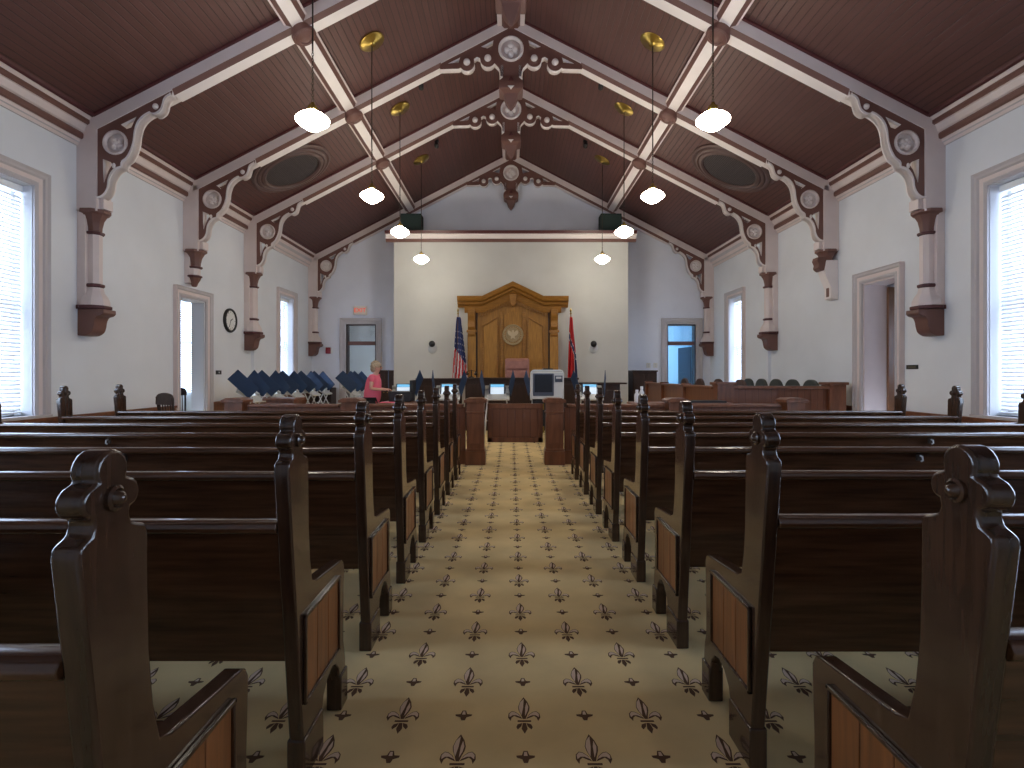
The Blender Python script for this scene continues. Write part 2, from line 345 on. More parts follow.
def window(nm, s, y0, y1, z0, z1, label=None, tilt=50):
    r = struct(empty(nm)); casing(r, s, y0, y1, z0, z1, [CASING, BEAM])
    b = B(); xi, xo = s*(WX+.22), s*(WX+.29); zm = (z0+z1)/2-.05
    for (a, c, d, e) in ((y0, y0+.06, z0, z1), (y1-.06, y1, z0, z1), (y0, y1, z0, z0+.09), (y0, y1, z1-.07, z1)): b.box(xi, a, d, xo, c, e)
    b.box(xi-s*.03, y0, zm-.03, xo, y1, zm+.03); b.build('sash', WHITE, r, bevel=.004)
    b = B(); b.box(s*(WX+.25), y0+.05, z0+.05, s*(WX+.256), y1-.05, z1-.05); b.build('pane', GLASS, r)
    b = B(); b.box(s*(WX-.08), y0-.2, z0-.04, s*(WX+.22), y1+.2, z0); b.build('sill', CASING, r, bevel=.006)
    b = B()
    b.box(s*WX, y0, z0, s*(WX+.22), y0+.012, z1); b.box(s*WX, y1-.012, z0, s*(WX+.22), y1, z1); b.box(s*WX, y0, z1-.012, s*(WX+.22), y1, z1); b.build('reveal', REVEAL, r)
    if label:
        t = thing('window_blind', label, 'blind', (s*(WX+.13), (y0+y1)/2, z0)); hw = (y1-y0)/2-.03; H = z1-z0-.02
        b = B(); b.box(-.035, -hw, H-.08, .035, hw, H); b.build('head_rail', SLAT, t, bevel=.004)
        b = B(); b.box(-.028, -hw, .02, .028, hw, .045); b.build('bottom_rail', SLAT, t, bevel=.004)
        b = B(); z = .08; a = R(tilt)*s
        while z < H-.1:
            for q in range(3):
                u0, u1 = -.028+q*.01867, -.028+(q+1)*.01867; h = lambda u: .004*(1-(u/.028)**2)
                P = [(u0*math.cos(a)-h(u0)*math.sin(a), u0*math.sin(a)+h(u0)*math.cos(a)), (u1*math.cos(a)-h(u1)*math.sin(a), u1*math.sin(a)+h(u1)*math.cos(a))]
                b.add([(P[0][0], -hw, z+P[0][1]), (P[1][0], -hw, z+P[1][1]), (P[1][0], hw, z+P[1][1]), (P[0][0], hw, z+P[0][1])], [(0, 1, 2, 3)])
            z += .05
        b.build('slat', SLAT, t)
        b = B()
        for yy in (-hw*.65, hw*.65): b.tube([(.0, yy, .04), (.0, yy, H-.05)], .003, 5)
        b.build('ladder_cord', WHITE, t)
    li = bpy.data.lights.new('window_portal', 'AREA'); li.shape = 'RECTANGLE'; li.size = y1-y0; li.size_y = z1-z0
    li.cycles.is_portal = True
    lo = bpy.data.objects.new('window_portal', li); C.objects.link(lo); lo.location = (s*(WX+.34), (y0+y1)/2, (z0+z1)/2); lo.rotation_euler = (R(90), 0, R(90) if s > 0 else R(-90))
window('window_1', -1, *WIN1, 'white slatted blind in the tall window by the nearest corbel, left wall')
window('window_2', 1, *WIN1, 'white slatted blind in the tall window by the nearest corbel, right wall')
window('window_3', -1, *WIN2, 'white slatted blind in the narrow window above the row of voting booths', 32)
window('window_4', 1, *WIN2, 'white slatted blind in the narrow window behind the jury chairs', 32)
window('window_added_5', -1, *FILLWIN0); window('window_added_6', 1, *FILLWIN0); window('window_added_8', -1, *FILLWINM); window('window_added_9', 1, *FILLWINM)  # out of view and unblinded, put in to bring daylight to pews and walls

# ------------------------------------------------------------------ doors and the small spaces beyond
def side_door(nm, s, d):
    wt = WT if s > 0 else .24; r = struct(empty(nm)); casing(r, s, *d, [CASING, BEAM], w=.17)
    b = B(); b.box(s*WX, d[0], 0, s*(WX+wt), d[0]+.03, d[3]); b.box(s*WX, d[1]-.03, 0, s*(WX+wt), d[1], d[3]); b.box(s*WX, d[0], d[3]-.03, s*(WX+wt), d[1], d[3]); b.build('jamb', BEAM if s > 0 else REVEAL, r)
    return r
d1 = side_door('door_1', -1, DOORL); d2 = side_door('door_2', 1, DOORR)
def room(nm, x0, x1, y0, y1, h, m, holes_y1=(), holes_x1=(), holes_x0=(), skip=''):
    b = B(); t = .1
    if 'f' not in skip: b.box(x0, y0, -.1, x1, y1, -.002, 1)
    b.box(x0-t, y0-t, h, x1+t, y1+t, h+t)
    if 'S' not in skip: b.box(x0-t, y0-t, 0, x1+t, y0, h)
    if 'N' not in skip: rect_minus(b, x0-t, x1+t, 0, h, list(holes_y1), lambda b, u, v, z0, z1: b.box(u, y1, z0, v, y1+t, z1))
    if 'W' not in skip: rect_minus(b, y0, y1, 0, h, list(holes_x0), lambda b, u, v, z0, z1: b.box(x0-t, u, z0, x0, v, z1))
    if 'E' not in skip: rect_minus(b, y0, y1, 0, h, list(holes_x1), lambda b, u, v, z0, z1: b.box(x1, u, z0, x1+t, v, z1))
    return struct(b.build(nm, [m, CARPET]))
room('wall_side_room', -9.2, -WX-.24, 8.6, 13.2, 3.9, PLASTER, holes_y1=[(-8.75, -7.25, .8, 3.3)], skip='E')
# blinded window of the side room
b = B()
for (a, c, d, e) in ((-8.75, -8.68, .8, 3.3), (-7.32, -7.25, .8, 3.3), (-8.75, -7.25, .8, .88), (-8.75, -7.25, 3.23, 3.3), (-8.75, -7.25, 2.0, 2.06)): b.box(a, 13.22, d, c, 13.28, e)
w7 = struct(empty('window_7')); b.build('sash', WHITE, w7)
b = B(); b.box(-8.75, 13.25, .8, -7.25, 13.256, 3.3); b.build('pane', GLASS, w7)
t = thing('window_blind', 'white slatted blind seen through the open doorway near the wall clock', 'blind', (-8.0, 13.12, .8))
b = B(); z = .06; a = R(48)
while z < 2.42:
    b.add([(-.74, -.024*math.cos(a), z-.024*math.sin(a)), (.74, -.024*math.cos(a), z-.024*math.sin(a)), (.74, .024*math.cos(a), z+.024*math.sin(a)), (-.74, .024*math.cos(a), z+.024*math.sin(a))], [(0, 1, 2, 3)]); z += .05
b.build('slat', SLAT, t); B().box(-.74, -.03, 2.42, .74, .03, 2.5).build('head_rail', SLAT, t)
room('wall_vestibule', WX+WT, 8.3, 7.6, 10.4, 3.9, CASING, holes_x1=[(8.0, 8.5, 1.2, 2.4)], skip='W')  # unseen opening, sized for how much daylight it lets in
b = B(); b.box(0, -.02, .02, .86, 0.02, 2.72); lf = b.build('leaf', OAKDOOR, d2, bevel=.004); lf.location = (WX+WT-.02, 9.06, 0); lf.rotation_euler = (0, 0, R(12))
b = B(); b.sphere((.79, -.06, 1.02), .03); b.tube([(.79, 0, 1.02), (.79, -.05, 1.02)], .012); b.build('knob', BLACK, lf, smooth=40)
room('wall_left_office', -5.9, -3.0, YE+.25, 19.0, 3.6, CREAMWALL, holes_x0=[(17.2, 17.9, .9, 2.2)], skip='S')  # warm paint stands in for lamplight; unseen opening added for daylight
room('wall_right_office', 3.3, 6.3, YE+.25, 19.6, 3.6, TEAL, holes_x1=[(17.0, 18.6, .9, 3.2)], skip='S')  # unseen opening in the outer wall, added to flood the room with daylight
def end_door(nm, d):
    r = struct(empty(nm)); x0, x1, _, h = d; pr = casing_profile(.17); n = len(pr); rows = []
    for xx, zz, dx, dz in ((x0, 0, -1, 0), (x0, h, -1, 1), (x1, h, 1, 1), (x1, 0, 1, 0)): rows.append([(xx+dx*a, YE-o, zz+dz*a) for a, o in pr])
    b = B(); b.add([p for q in rows for p in q], [(i*n+k, i*n+(k+1) % n, (i+1)*n+(k+1) % n, (i+1)*n+k) for i in range(3) for k in range(n)]+[tuple(range(n)), tuple(3*n+k for k in range(n))], 0); b.build('casing', CASING, r, bevel=.003)
    b = B(); b.box(x0, YE, 0, x0+.035, YE+.25, h); b.box(x1-.035, YE, 0, x1, YE+.25, h); b.box(x0, YE, h-.035, x1, YE+.25, h); b.build('jamb', DARKW, r)
    b = B(); b.box(x0, YE+.06, 2.14, x1, YE+.16, 2.25); b.build('transom_bar', BROWN, r, bevel=.005)
    b = B(); b.box(x0+.03, YE+.1, 2.25, x1-.03, YE+.106, h-.03); b.build('transom_pane', GLASS, r)
    return r
d3 = end_door('door_3', EDL); d4 = end_door('door_4', EDR)
def panel_door(nm, parent, m, hinge, rz, w=.78, h=2.1):
    b = B(); b.box(0, -.02, .01, w, .02, h)
    for z0, z1 in ((.2, .85), (.95, 1.35), (1.45, 1.98)):
        for sy in (-1, 1): b.box(.12, sy*.02, z0, w-.12, sy*.028, z1)
    o = b.build(nm, m, parent, bevel=.004); o.location = hinge; o.rotation_euler = (0, 0, rz); return o
panel_door('leaf', d4, DOORD, (EDR[1]-.05, YE+.27, 0), R(100))
# white doorway seen through the left office
b = B(); b.box(-4.28, 18.95, 0, -4.20, 19.0, 2.5); b.box(-3.5, 18.95, 0, -3.42, 19.0, 2.5); b.box(-4.28, 18.95, 2.42, -3.42, 19.0, 2.5); b.box(-4.2, 18.97, 0, -3.5, 19.0, 2.42)
struct(b.build('trim_8', CASING))

# ------------------------------------------------------------------ roof trusses
def smooth_poly(P, n=3):
    out = []
    for i in range(len(P)-1):
        p0, p1, p2, p3 = P[max(i-1, 0)], P[i], P[i+1], P[min(i+2, len(P)-1)]
        for k in range(n):
            t = k/n
            out.append(tuple(.5*((2*p1[j])+(-p0[j]+p2[j])*t+(2*p0[j]-5*p1[j]+4*p2[j]-p3[j])*t*t+(-p0[j]+3*p1[j]-3*p2[j]+p3[j])*t**3) for j in (0, 1)))
    return out+[P[-1]]
CIRC = lambda cx, cy, r, n=20: arc(cx, cy, r, 0, 360-360/n, n-1)
FD, FT = .22, .28     # rafter face depth (vertical), thickness
def make_truss():
    t = thing('roof_truss', '', 'roof truss')
    for s in (-1, 1):
        b = B()
        def zt(x, d): return ceil_z(x)-d+.01
        def seg(xa, xb, prof, mi):
            n = len(prof); vs = [(s*xa, y, zt(xa, d)) for y, d in prof]+[(s*xb, y, zt(xb, d)) for y, d in prof]
            b.add(vs, [(i, (i+1) % n, n+(i+1) % n, n+i) for i in range(n)]+[tuple(range(n)), tuple(range(n, 2*n))], mi+[0, 0])
        full = [(0, 0), (0, FD), (FT, FD), (FT, 0)]
        cham = [(0, 0), (0, FD-.008), (.05, FD+.055), (FT-.05, FD+.055), (FT, FD-.008), (FT, 0)]
        seg(5.62, 4.52, full, [0, 1, 0, 0]); seg(4.52, 1.24, cham, [0, 2, 1, 2, 0, 0]); seg(1.24, 0, full, [0, 1, 0, 0])
        b.build('rafter', [BEAM, BEAML, BROWN], t)
        b = B(); n = 4; pr = [(-.035, -.01), (-.03, .035), (0, .045), (0, -.01)]
        vs = [(s*5.56, y, zt(5.56, d)) for y, d in pr]+[(0, y, zt(0, d)) for y, d in pr]
        b.add(vs, [(i, (i+1) % n, n+(i+1) % n, n+i) for i in range(n)]+[tuple(range(n)), tuple(range(n, 2*n))]); b.build('crown_strip', MAROON, t)
        # eave bracket
        ox, oz = 5.525, ceil_z(5.525)-FD+.012
        low = smooth_poly([(0, -.925), (.06, -.92), (.12, -.87), (.155, -.79), (.165, -.70), (.20, -.61), (.26, -.545), (.335, -.52)])
        up = smooth_poly([(.335, -.52), (.345, -.455), (.41, -.40), (.465, -.30), (.50, -.18), (.515, -.05), (.55, .06), (.61, .14), (.68, .19), (.725, .21)])
        end = smooth_poly([(.725, .21), (.75, .19), (.80, .195), (.86, .24), (.885, .30), (.905, .375), (.94, .42), (.985, .445)])
        out = low+up[1:]+end[1:]+[(1.0, 1.0*SL+.0), (0, 0)]
        holes = [CIRC(.24, -.185, .15), [(.31, .06), (.52, .165), (.45, .02), (.39, .0)], [(.07, -.40), (.17, -.44), (.20, -.47), (.15, -.55), (.085, -.72), (.075, -.60)]]
        fx = lambda P: [(s*(ox-u), oz+v) for u, v in P]
        br = plate('eave_bracket', fx(out), [fx(h) for h in holes], .015, .12, (BROWN, BEAML), t)
        # pale outer rim of the bracket
        ed = low+up[1:]+end[1:]; b = B()
        rim = ed+[(ed[-1][0]-.01, ed[-1][1]+.04)]+[(p[0]-.022, p[1]+.022) for p in reversed(ed)]
        b.prism(fx(rim), .0, .14); b.build('rim', BEAML, br, smooth=50)
        b = B(); M = Matrix.Rotation(R(90), 3, 'X'); cx, cz = s*(ox-.24), oz-.185
        b.lathe([(.165, .0), (.165, .035), (.145, .045), (.13, .03), (.125, .0)], (cx, .03, cz), 24, 0, M, ring=True)
        b.build('rosette_ring', BEAM, br, smooth=40)
        b = B(); b.lathe([(.14, 0), (.14, .06)], (cx, .12, cz), 24, 0, M)
        for k in range(4):
            a = R(45+90*k); b.sphere((cx+.052*math.cos(a), 0.06, cz+.052*math.sin(a)), .046, 10, 6)
        b.sphere((cx, .035, cz), .03, 10, 6); b.build('rosette', BEAML, br, smooth=40)
        b = B(); b.sphere((s*(ox-.775), .02, oz+.30), .042, 12, 8); b.build('bead', BEAML, br, smooth=60)
        b = B(); b.sphere((s*(ox-.215), .03, oz-.49), .03, 12, 8, sc=(1, 1, 1.5)); b.build('drop', BEAML, br, smooth=60)
    # gable ornament
    az = RZ-FD+.01
    half = [(0, .0), (1.26, -1.26*SL), (1.26, -1.26*SL-.09), (.92, -.745)]+arc(.78, -.635, .13, 300, 215, 5)+arc(.60, -.66, .14, 150, 35, 7)+arc(.41, -.565, .13, 215, 325, 7)[0:0]
    # scroll line from tip to stem (u, v)
    line = [(1.26, -1.26*SL-.09), (.93, -.735)]+arc(.78, -.64, .135, -35, -175, 8)+[(.655, -.56), (.60, -.525), (.545, -.55)]+arc(.41, -.57, .135, 0, -150, 9)+[(.27, -.66), (.215, -.72), (.19, -.78), (.185, -.86), (.14, -.875)]
    left = [(-u, v) for u, v in line]
    outl = [(0, 0), (1.26, -1.26*SL)]+line+[(-u, v) for u, v in reversed(line)]+[(-1.26, -1.26*SL)]
    tri = [(.31, -.23), (.53, -.345), (.34, -.40)]; tri2 = [(.90, -.535), (1.12, -.645), (.93, -.63)]
    fz = lambda P: [(u, az+v) for u, v in P]
    g = plate('gable_ornament', fz(outl), [fz(CIRC(0, -.39, .205, 28)), fz(tri), fz([(-u, v) for u, v in reversed(tri)]), fz(tri2), fz([(-u, v) for u, v in reversed(tri2)])], .02, .16, (BROWN, BEAML), t)
    M = Matrix.Rotation(R(90), 3, 'X')
    b = B(); b.lathe([(.225, 0), (.225, .04), (.205, .055), (.185, .04), (.175, .0)], (0, .03, az-.39), 32, 0, M, ring=True); b.build('rosette_ring', BEAML, g, smooth=40)
    b = B(); b.lathe([(.19, 0), (.19, .06)], (0, .13, az-.39), 28, 0, M); b.build('rosette_plate', BEAM, g, smooth=40)
    b = B()
    for k in range(4): b.sphere((.068*math.cos(R(90*k)), .055, az-.39+.068*math.sin(R(90*k))), .062, 12, 8)
    b.sphere((0, .04, az-.39), .035, 10, 6); b.build('rosette', BEAML, g, smooth=40)
    for s in (-1, 1):
        for u, v in ((.78, -.64), (.41, -.57)):
            b = B(); b.lathe([(.095, 0), (.095, .02), (.07, .03)], (s*u, .03, az+v), 18, 0, M); b.build('scroll', BROWN, g, smooth=40)
            b = B(); b.sphere((s*u, .0, az+v+.01), .062, 14, 8); b.build('scroll_ball', BEAML, g, smooth=60)
    b = B(); z = az
    for s in (-1, 1): b.box(s*.13, .02, z-.66, s*.19, .26, z-.88, 1)
    sq = [(.135, -.86), (.145, -.90), (.205, -.98), (.215, -1.06), (.205, -1.12), (.13, -1.17), (.12, -1.2), (.085, -1.30), (.0, -1.43)]
    n = 4; prof = [(.195*1.0, z-.86)]+[(r*1.414, z+v) for r, v in sq[1:-1]]+[(.012, z-1.43)]
    b.lathe(prof, (0, .14, 0), 4, 0, None, .5)
    b.prism([(-.05, z-.99), (.05, z-.99), (0, z-.90)], -.075, -.04, 'y', 2); b.prism([(-.06, z-1.08), (.06, z-1.08), (.0, z-1.14)], -.085, -.04, 'y', 1)
    b.build('pendant_drop', [BROWN, BEAML, MAROON], g, bevel=.008)
    return t
tr = make_truss(); tr.location = (0, TRY[0], 0)
tr['label'] = 'nearest beige timber truss, its ridge pendant only just in view'; tr['group'] = 'roof trusses with carved brackets'
copy_tree(tr, 'second truss back, largest whole rosette at the ridge', (0, TRY[1], 0))
copy_tree(tr, 'third truss back, brackets above the tall corbels beyond the wall clock', (0, TRY[2], 0))
copy_tree(tr, 'farthest truss, lying flat against the end gable wall', (0, TRY[3], 0))
# purlins and ridge
for s in (-1, 1):
    p = thing('purlin', f'long beige purlin with round brown bosses, {"left" if s < 0 else "right"} ceiling slope', 'purlin', (s*2.93, 0, ceil_z(2.93)), group='purlins along the ceiling')
    ex = Vector((math.cos(TH), 0, -s*math.sin(TH))) ; nn = Vector((-s*math.sin(TH), 0, -math.cos(TH)))
    ex = Vector((math.cos(TH)*1, 0, -s*math.sin(TH)))
    prof = [(-.17, -.01), (-.17, .12), (-.145, .13), (-.08, .19), (.08, .19), (.145, .13), (.17, .12), (.17, -.01)]
    b = B(); n = len(prof); vs = [ex*a+nn*d+Vector((0, y, 0)) for y in (Y0, YE-.02) for a, d in prof]
    b.add(vs, [(i, (i+1) % n, n+(i+1) % n, n+i) for i in range(n)]+[tuple(range(n)), tuple(range(n, 2*n))], [1, 1, 2, 0, 2, 1, 1, 0, 0, 0]); b.build('timber', [BEAML, BEAM, BROWN], p)
    q = Matrix((ex, Vector((0, 1, 0)), nn)).transposed()
    for k, ty in enumerate(TRY[:3]):
        b = B(); b.lathe([(.165, .16), (.165, .28), (.15, .30), (.135, .29), (.115, .31), (.09, .32), (.08, .305), (.055, .325), (.0, .33)], tuple(Vector((0, ty+.14, 0))), 24, 0, q); b.build('boss', BROWN, p, smooth=35)
rb = thing('ridge_beam', 'beige ridge beam running along the ceiling peak', 'ridge beam', (0, 0, RZ))
b = B(); P = [(-.24, -.08), (-.24, -.2), (-.16, -.2), (-.12, -.24), (.12, -.24), (.16, -.2), (.24, -.2), (.24, -.08), (0, .0)]
b.prism(P, Y0, YE-.02, 'y', [0, 0, 1, 1, 1, 0, 0, 1, 1]); b.build('timber', [BEAM, BROWN], rb)

# ------------------------------------------------------------------ wall corbels under the trusses
def make_corbel(short=False, alt=False):
    t = thing('wall_corbel', '', 'corbel'); ph = .5; cx = .145
    Q = lambda p: [(r*.80, z) for r, z in p]
    b = B(); b.box(0, -.14, 3.56, .27, .14, 4.72); b.box(.27, -.09, 3.60, .33, .09, 3.74, 0); b.build('post', BEAM, t, bevel=.006)
    b = B(); b.lathe(Q([(.105, 3.30), (.11, 3.36), (.135, 3.45), (.19, 3.53), (.235, 3.55), (.235, 3.59)]), (cx, 0, 0), 8, 0, None, ph); b.build('capital', BROWN, t, bevel=.004)
    b = B(); b.lathe(Q([(.12, 3.26), (.145, 3.27), (.145, 3.295), (.12, 3.305)]), (cx, 0, 0), 8, 0, None, ph); b.build('ring', MAROON, t, bevel=.004)
    if not short:
        b = B(); b.box(0, -.13, 2.28, .11, .13, 3.56); b.build('pilaster', BEAM, t, bevel=.006)
        b = B(); b.lathe(Q([(.11, 2.56), (.11, 3.28)]), (cx, 0, 0), 8, 0, None, ph); b.build('shaft', BEAM, t)
        b = B(); b.lathe(Q([(.12, 2.55), (.145, 2.56), (.145, 2.59), (.12, 2.60)]), (cx, 0, 0), 8, 0, None, ph); b.build('ring', MAROON, t, bevel=.004)
        b = B(); b.lathe(Q([(.225, 2.30), (.22, 2.36), (.19, 2.42), (.14, 2.48), (.12, 2.55)]), (cx, 0, 0), 8, 0, None, ph); b.build('base', BEAM, t, bevel=.004)
        b = B(); b.lathe(Q([(.22, 2.25), (.25, 2.26), (.25, 2.295), (.22, 2.305)]), (cx, 0, 0), 8, 0, None, ph); b.box(0, -.15, 2.25, .2, .15, 2.305); b.build('ring', MAROON, t, bevel=.005)
        b = B(); P = [(0, 2.25), (.345, 2.25)]+smooth_poly([(.35, 2.20), (.32, 2.17), (.26, 2.15), (.23, 2.10), (.215, 2.02), (.19, 1.95), (.13, 1.905), (.07, 1.895)])+[(0, 1.895)]
        b.prism(P, -.12, .12); b.build('bracket', BROWN, t, bevel=.006)
    elif not alt:
        b = B(); b.box(0, -.10, 3.0, .10, .10, 3.56); b.lathe(Q([(.125, 3.12), (.125, 3.28)]), (cx-.02, 0, 0), 8, 0, None, ph); b.build('shaft', BEAM, t, bevel=.005)
        b = B(); b.lathe(Q([(.13, 3.10), (.16, 3.11), (.16, 3.135), (.13, 3.145)]), (cx-.02, 0, 0), 8, 0, None, ph); b.build('ring', MAROON, t, bevel=.004)
        b = B(); b.lathe(Q([(.03, 2.94), (.055, 2.95), (.075, 3.0), (.12, 3.06), (.14, 3.10)]), (cx-.02, 0, 0), 8, 0, None, ph); b.build('drop', BROWN, t, bevel=.004)
    else:
        b = B(); P = [(0, 3.40), (.2, 3.40), (.24, 3.2), (.2, 3.08), (.12, 2.9), (.12, 2.72), (0, 2.7)]; b.prism(P, -.11, .11); b.build('shaft', BEAML, t, bevel=.006)
        b = B(); P = [(.10, 3.46), (.34, 3.46)]+smooth_poly([(.36, 3.40), (.33, 3.33), (.34, 3.27), (.29, 3.22), (.25, 3.22)])+[(.10, 3.30)]; b.prism(P, -.09, .09); b.build('drop', BROWN, t, bevel=.006)
        b = B(); b.box(.115, -.04, 2.76, .128, .04, 2.92, 0); b.build('inset', BROWN, t)
    return t
G = 'corbels under the roof trusses'
cf = make_corbel(); cs = make_corbel(True); ca = make_corbel(True, True)
where = {-1: ('left', 0), 1: ('right', math.pi)}
used = set()
def put(c, s, y, label):
    o = c if c.name not in used else copy_tree(c); used.add(c.name)
    o.location = (s*WX, y+.14, -.08); o.rotation_euler[2] = where[s][1]; o['label'] = label; o['group'] = G
put(cf, -1, TRY[0], 'nearest tall corbel on the left wall, beside the big window')
put(cf, 1, TRY[0], 'nearest tall corbel on the right wall, beside the big window')
put(cf, -1, TRY[2], 'tall corbel just beyond the wall clock')
put(cf, 1, TRY[2], 'tall corbel over the middle of the jury box, right wall')
put(cf, -1, TRY[3]-.0, 'small far corner corbel beside the doorway under the exit sign')
put(cf, 1, TRY[3]-.0, 'small far corner corbel beside the blue lit doorway')
put(cs, -1, TRY[1], 'short beige and brown corbel above the open doorway by the clock')
put(ca, 1, TRY[1], 'short beige and brown corbel above the jury rail, right wall')

# ------------------------------------------------------------------ pews
def pew_outline():
    P = [(0, 0), (-.004, .14), (-.008, .16), (-.15, 1.025), (-.148, 1.042), (-.137, 1.049), (-.122, 1.056), (-.114, 1.072), (-.116, 1.085)]
    P += arc(-.108, 1.112, .030, 235, 105, 7)+arc(-.075, 1.160, .035, 205, -25, 12)+arc(-.042, 1.112, .030, 75, -55, 7)
    P += [(-.034, 1.085), (-.036, 1.072), (-.028, 1.056), (-.012, 1.049), (.008, 1.043), (.014, 1.025)]
    P += [(.018, .92), (.026, .80), (.034, .74), (.042, .69), (.056, .645), (.080, .616), (.115, .604), (.15, .600)]
    P += [(.25, .590), (.36, .580), (.395, .577), (.418, .565), (.43, .543), (.43, .51), (.422, .36), (.422, .25), (.435, .21), (.445, .17), (.447, 0)]
    P += [(.375, 0), (.375, .10), (.36, .165), (.325, .205), (.28, .215), (.23, .20), (.19, .165), (.175, .12), (.17, 0)]
    P = [(y+.03*min(1, max(0, (z-.15)/.85)) if y < .075 and z > .15 and not (y > .0 and z < .6) else y, z) for y, z in P]
    P = [((y+.045)*1.06-.045 if z > 1.06 else y, z) for y, z in P]
    return [(y, z if z < .9 else z-.02*(z-.9)/.25 if z < 1.15 else z-.02) for y, z in P]
def make_pew(L, s):
    """s=+1: aisle end at x=0, pew runs to +x ; s=-1: runs to -x"""
    t = thing('pew', '', 'pew', group='dark church pews facing the court')
    o = pew_outline(); ET = .046
    for k, x0 in enumerate((0, s*(L-ET))):
        b = B(); b.prism(o, x0, x0+s*ET, 'x')
        b.box(x0-s*.006, -.008, 0, x0+s*(ET+.006), .172, .135); b.box(x0-s*.006, .37, 0, x0+s*(ET+.006), .455, .135)
        e = b.build('pew_end', PEWEND, t, bevel=.006, seg=3)
        for sd in ((-1,) if k == 0 else (1,)) if True else ():
            xf = x0 if sd < 0 else x0+s*ET; d = s*sd
            b = B(); w = .335/3
            for q in range(3): b.box(xf, .004+q*w, .26, xf+d*.004, .004+(q+1)*w-.004, .522)
            pb = b.build('board_panel', PEWBOARD, e, bevel=.002)
            b = B(); M_ = .014
            for (a, c, z0, z1) in ((-.008, .348, .522, .534), (-.008, .348, .248, .26), (-.008, .004, .248, .534), (.336, .348, .248, .534)): b.box(xf, a, z0, xf+d*.012, c, z1)
            b.build('panel_moulding', PEWEND, e, bevel=.003)
        b = B(); xm = x0+s*ET/2
        for d in (-1, 1):
            b = B(); M = Matrix.Rotation(R(90*d), 3, 'Y')
            b.lathe([(.022, ET/2-.002), (.022, ET/2+.006), (.017, ET/2+.010), (.014, ET/2+.006), (.010, ET/2+.016), (.004, ET/2+.02), (0.0, ET/2+.02)], (xm, -.045, 1.094), 14, 0, M)
            b.build('boss', PEWEND, e, smooth=40)
    xa, xb = s*ET, s*(L-ET)
    b = B(); P = [(.0, .385), (-.034, .66), (-.062, .825), (-.037, .825), (-.009, .66), (.025, .385)]; b.prism(P, xa, xb, 'x'); b.build('back_panel', PEW, t)
    b = B(); P = [(q+.024, w-.015) for q, w in [(-.128, .838), (-.132, .85), (-.125, .864), (-.105, .87), (-.07, .868), (-.055, .86), (-.052, .845), (-.06, .832), (-.115, .830)]]; b.prism(P, xa, xb, 'x'); b.build('top_rail', PEW, t, bevel=.003, smooth=50)
    b = B(); P = [(.0, .40), (.0, .425), (.2, .425), (.38, .44), (.41, .44), (.42, .428), (.41, .41), (.38, .40)]; b.prism(P, xa, xb, 'x'); b.build('seat', PEW, t, bevel=.003)
    b = B(); P = [(.36, .402), (.385, .402), (.385, .34), (.36, .34)]; b.prism(P, xa, xb, 'x'); b.build('seat_apron', PEW, t)
    b = B(); P = [(.03, 0), (.03, .40), (.37, .40), (.34, .28), (.36, 0), (.28, 0), (.25, .15), (.15, .15), (.12, 0)]; b.prism(P, s*L/2-.02, s*L/2+.02, 'x'); b.build('middle_support', PEW, t)
    return t
ORD = ['nearest', 'second', 'third', 'fourth', 'fifth', 'sixth', 'seventh', 'eighth']
PY = [.93+.835*k for k in range(8)]; PY[0] = .965
clips = {1: (-3.9,), 2: (-1.55, -3.05), 3: (-2.2,)}
for s, ax, side in ((-1, -.66, 'left'), (1, .79, 'right')):
    L = 4.78-abs(ax); p0 = make_pew(L, s)
    for k, y in enumerate(PY):
        lab = (f'{ORD[k]} pew from the camera, {side} of the aisle' if k < 7 else f'front pew next to the court rail, {side} of the aisle')
        if k == 0: lab = f'nearest pew {side} of the aisle, its trefoil end largest in view'
        o = p0 if k == 0 else copy_tree(p0); o['label'] = lab; o.location = (ax, y+(.06 if s > 0 and k < 2 else .025 if s > 0 else 0), 0)
    for i, (k, x) in enumerate(((2, 3.2), (3, 2.3), (4, 3.0), (2, 1.9))):
        c = thing('hat_clip', f'small metal hat clip on the back of the {ORD[k]} {side} pew' + (', nearer the aisle' if i == 3 else ', farther from the aisle' if i == 0 else ''), 'hat clip', (ax+s*(x-.6), PY[k]-.053, .79), group='hat clips on the pew backs')
        b = B(); b.box(-.02, -.012, -.018, .02, .0, .018); b.build('clip_plate', CHAIN, c, bevel=.003)
        b = B(); b.tube([(0, -.012, .012), (0, -.03, .008), (0, -.034, -.012), (0, -.02, -.02)], .005, 6); b.build('clip_wire', STEEL, c, smooth=50)

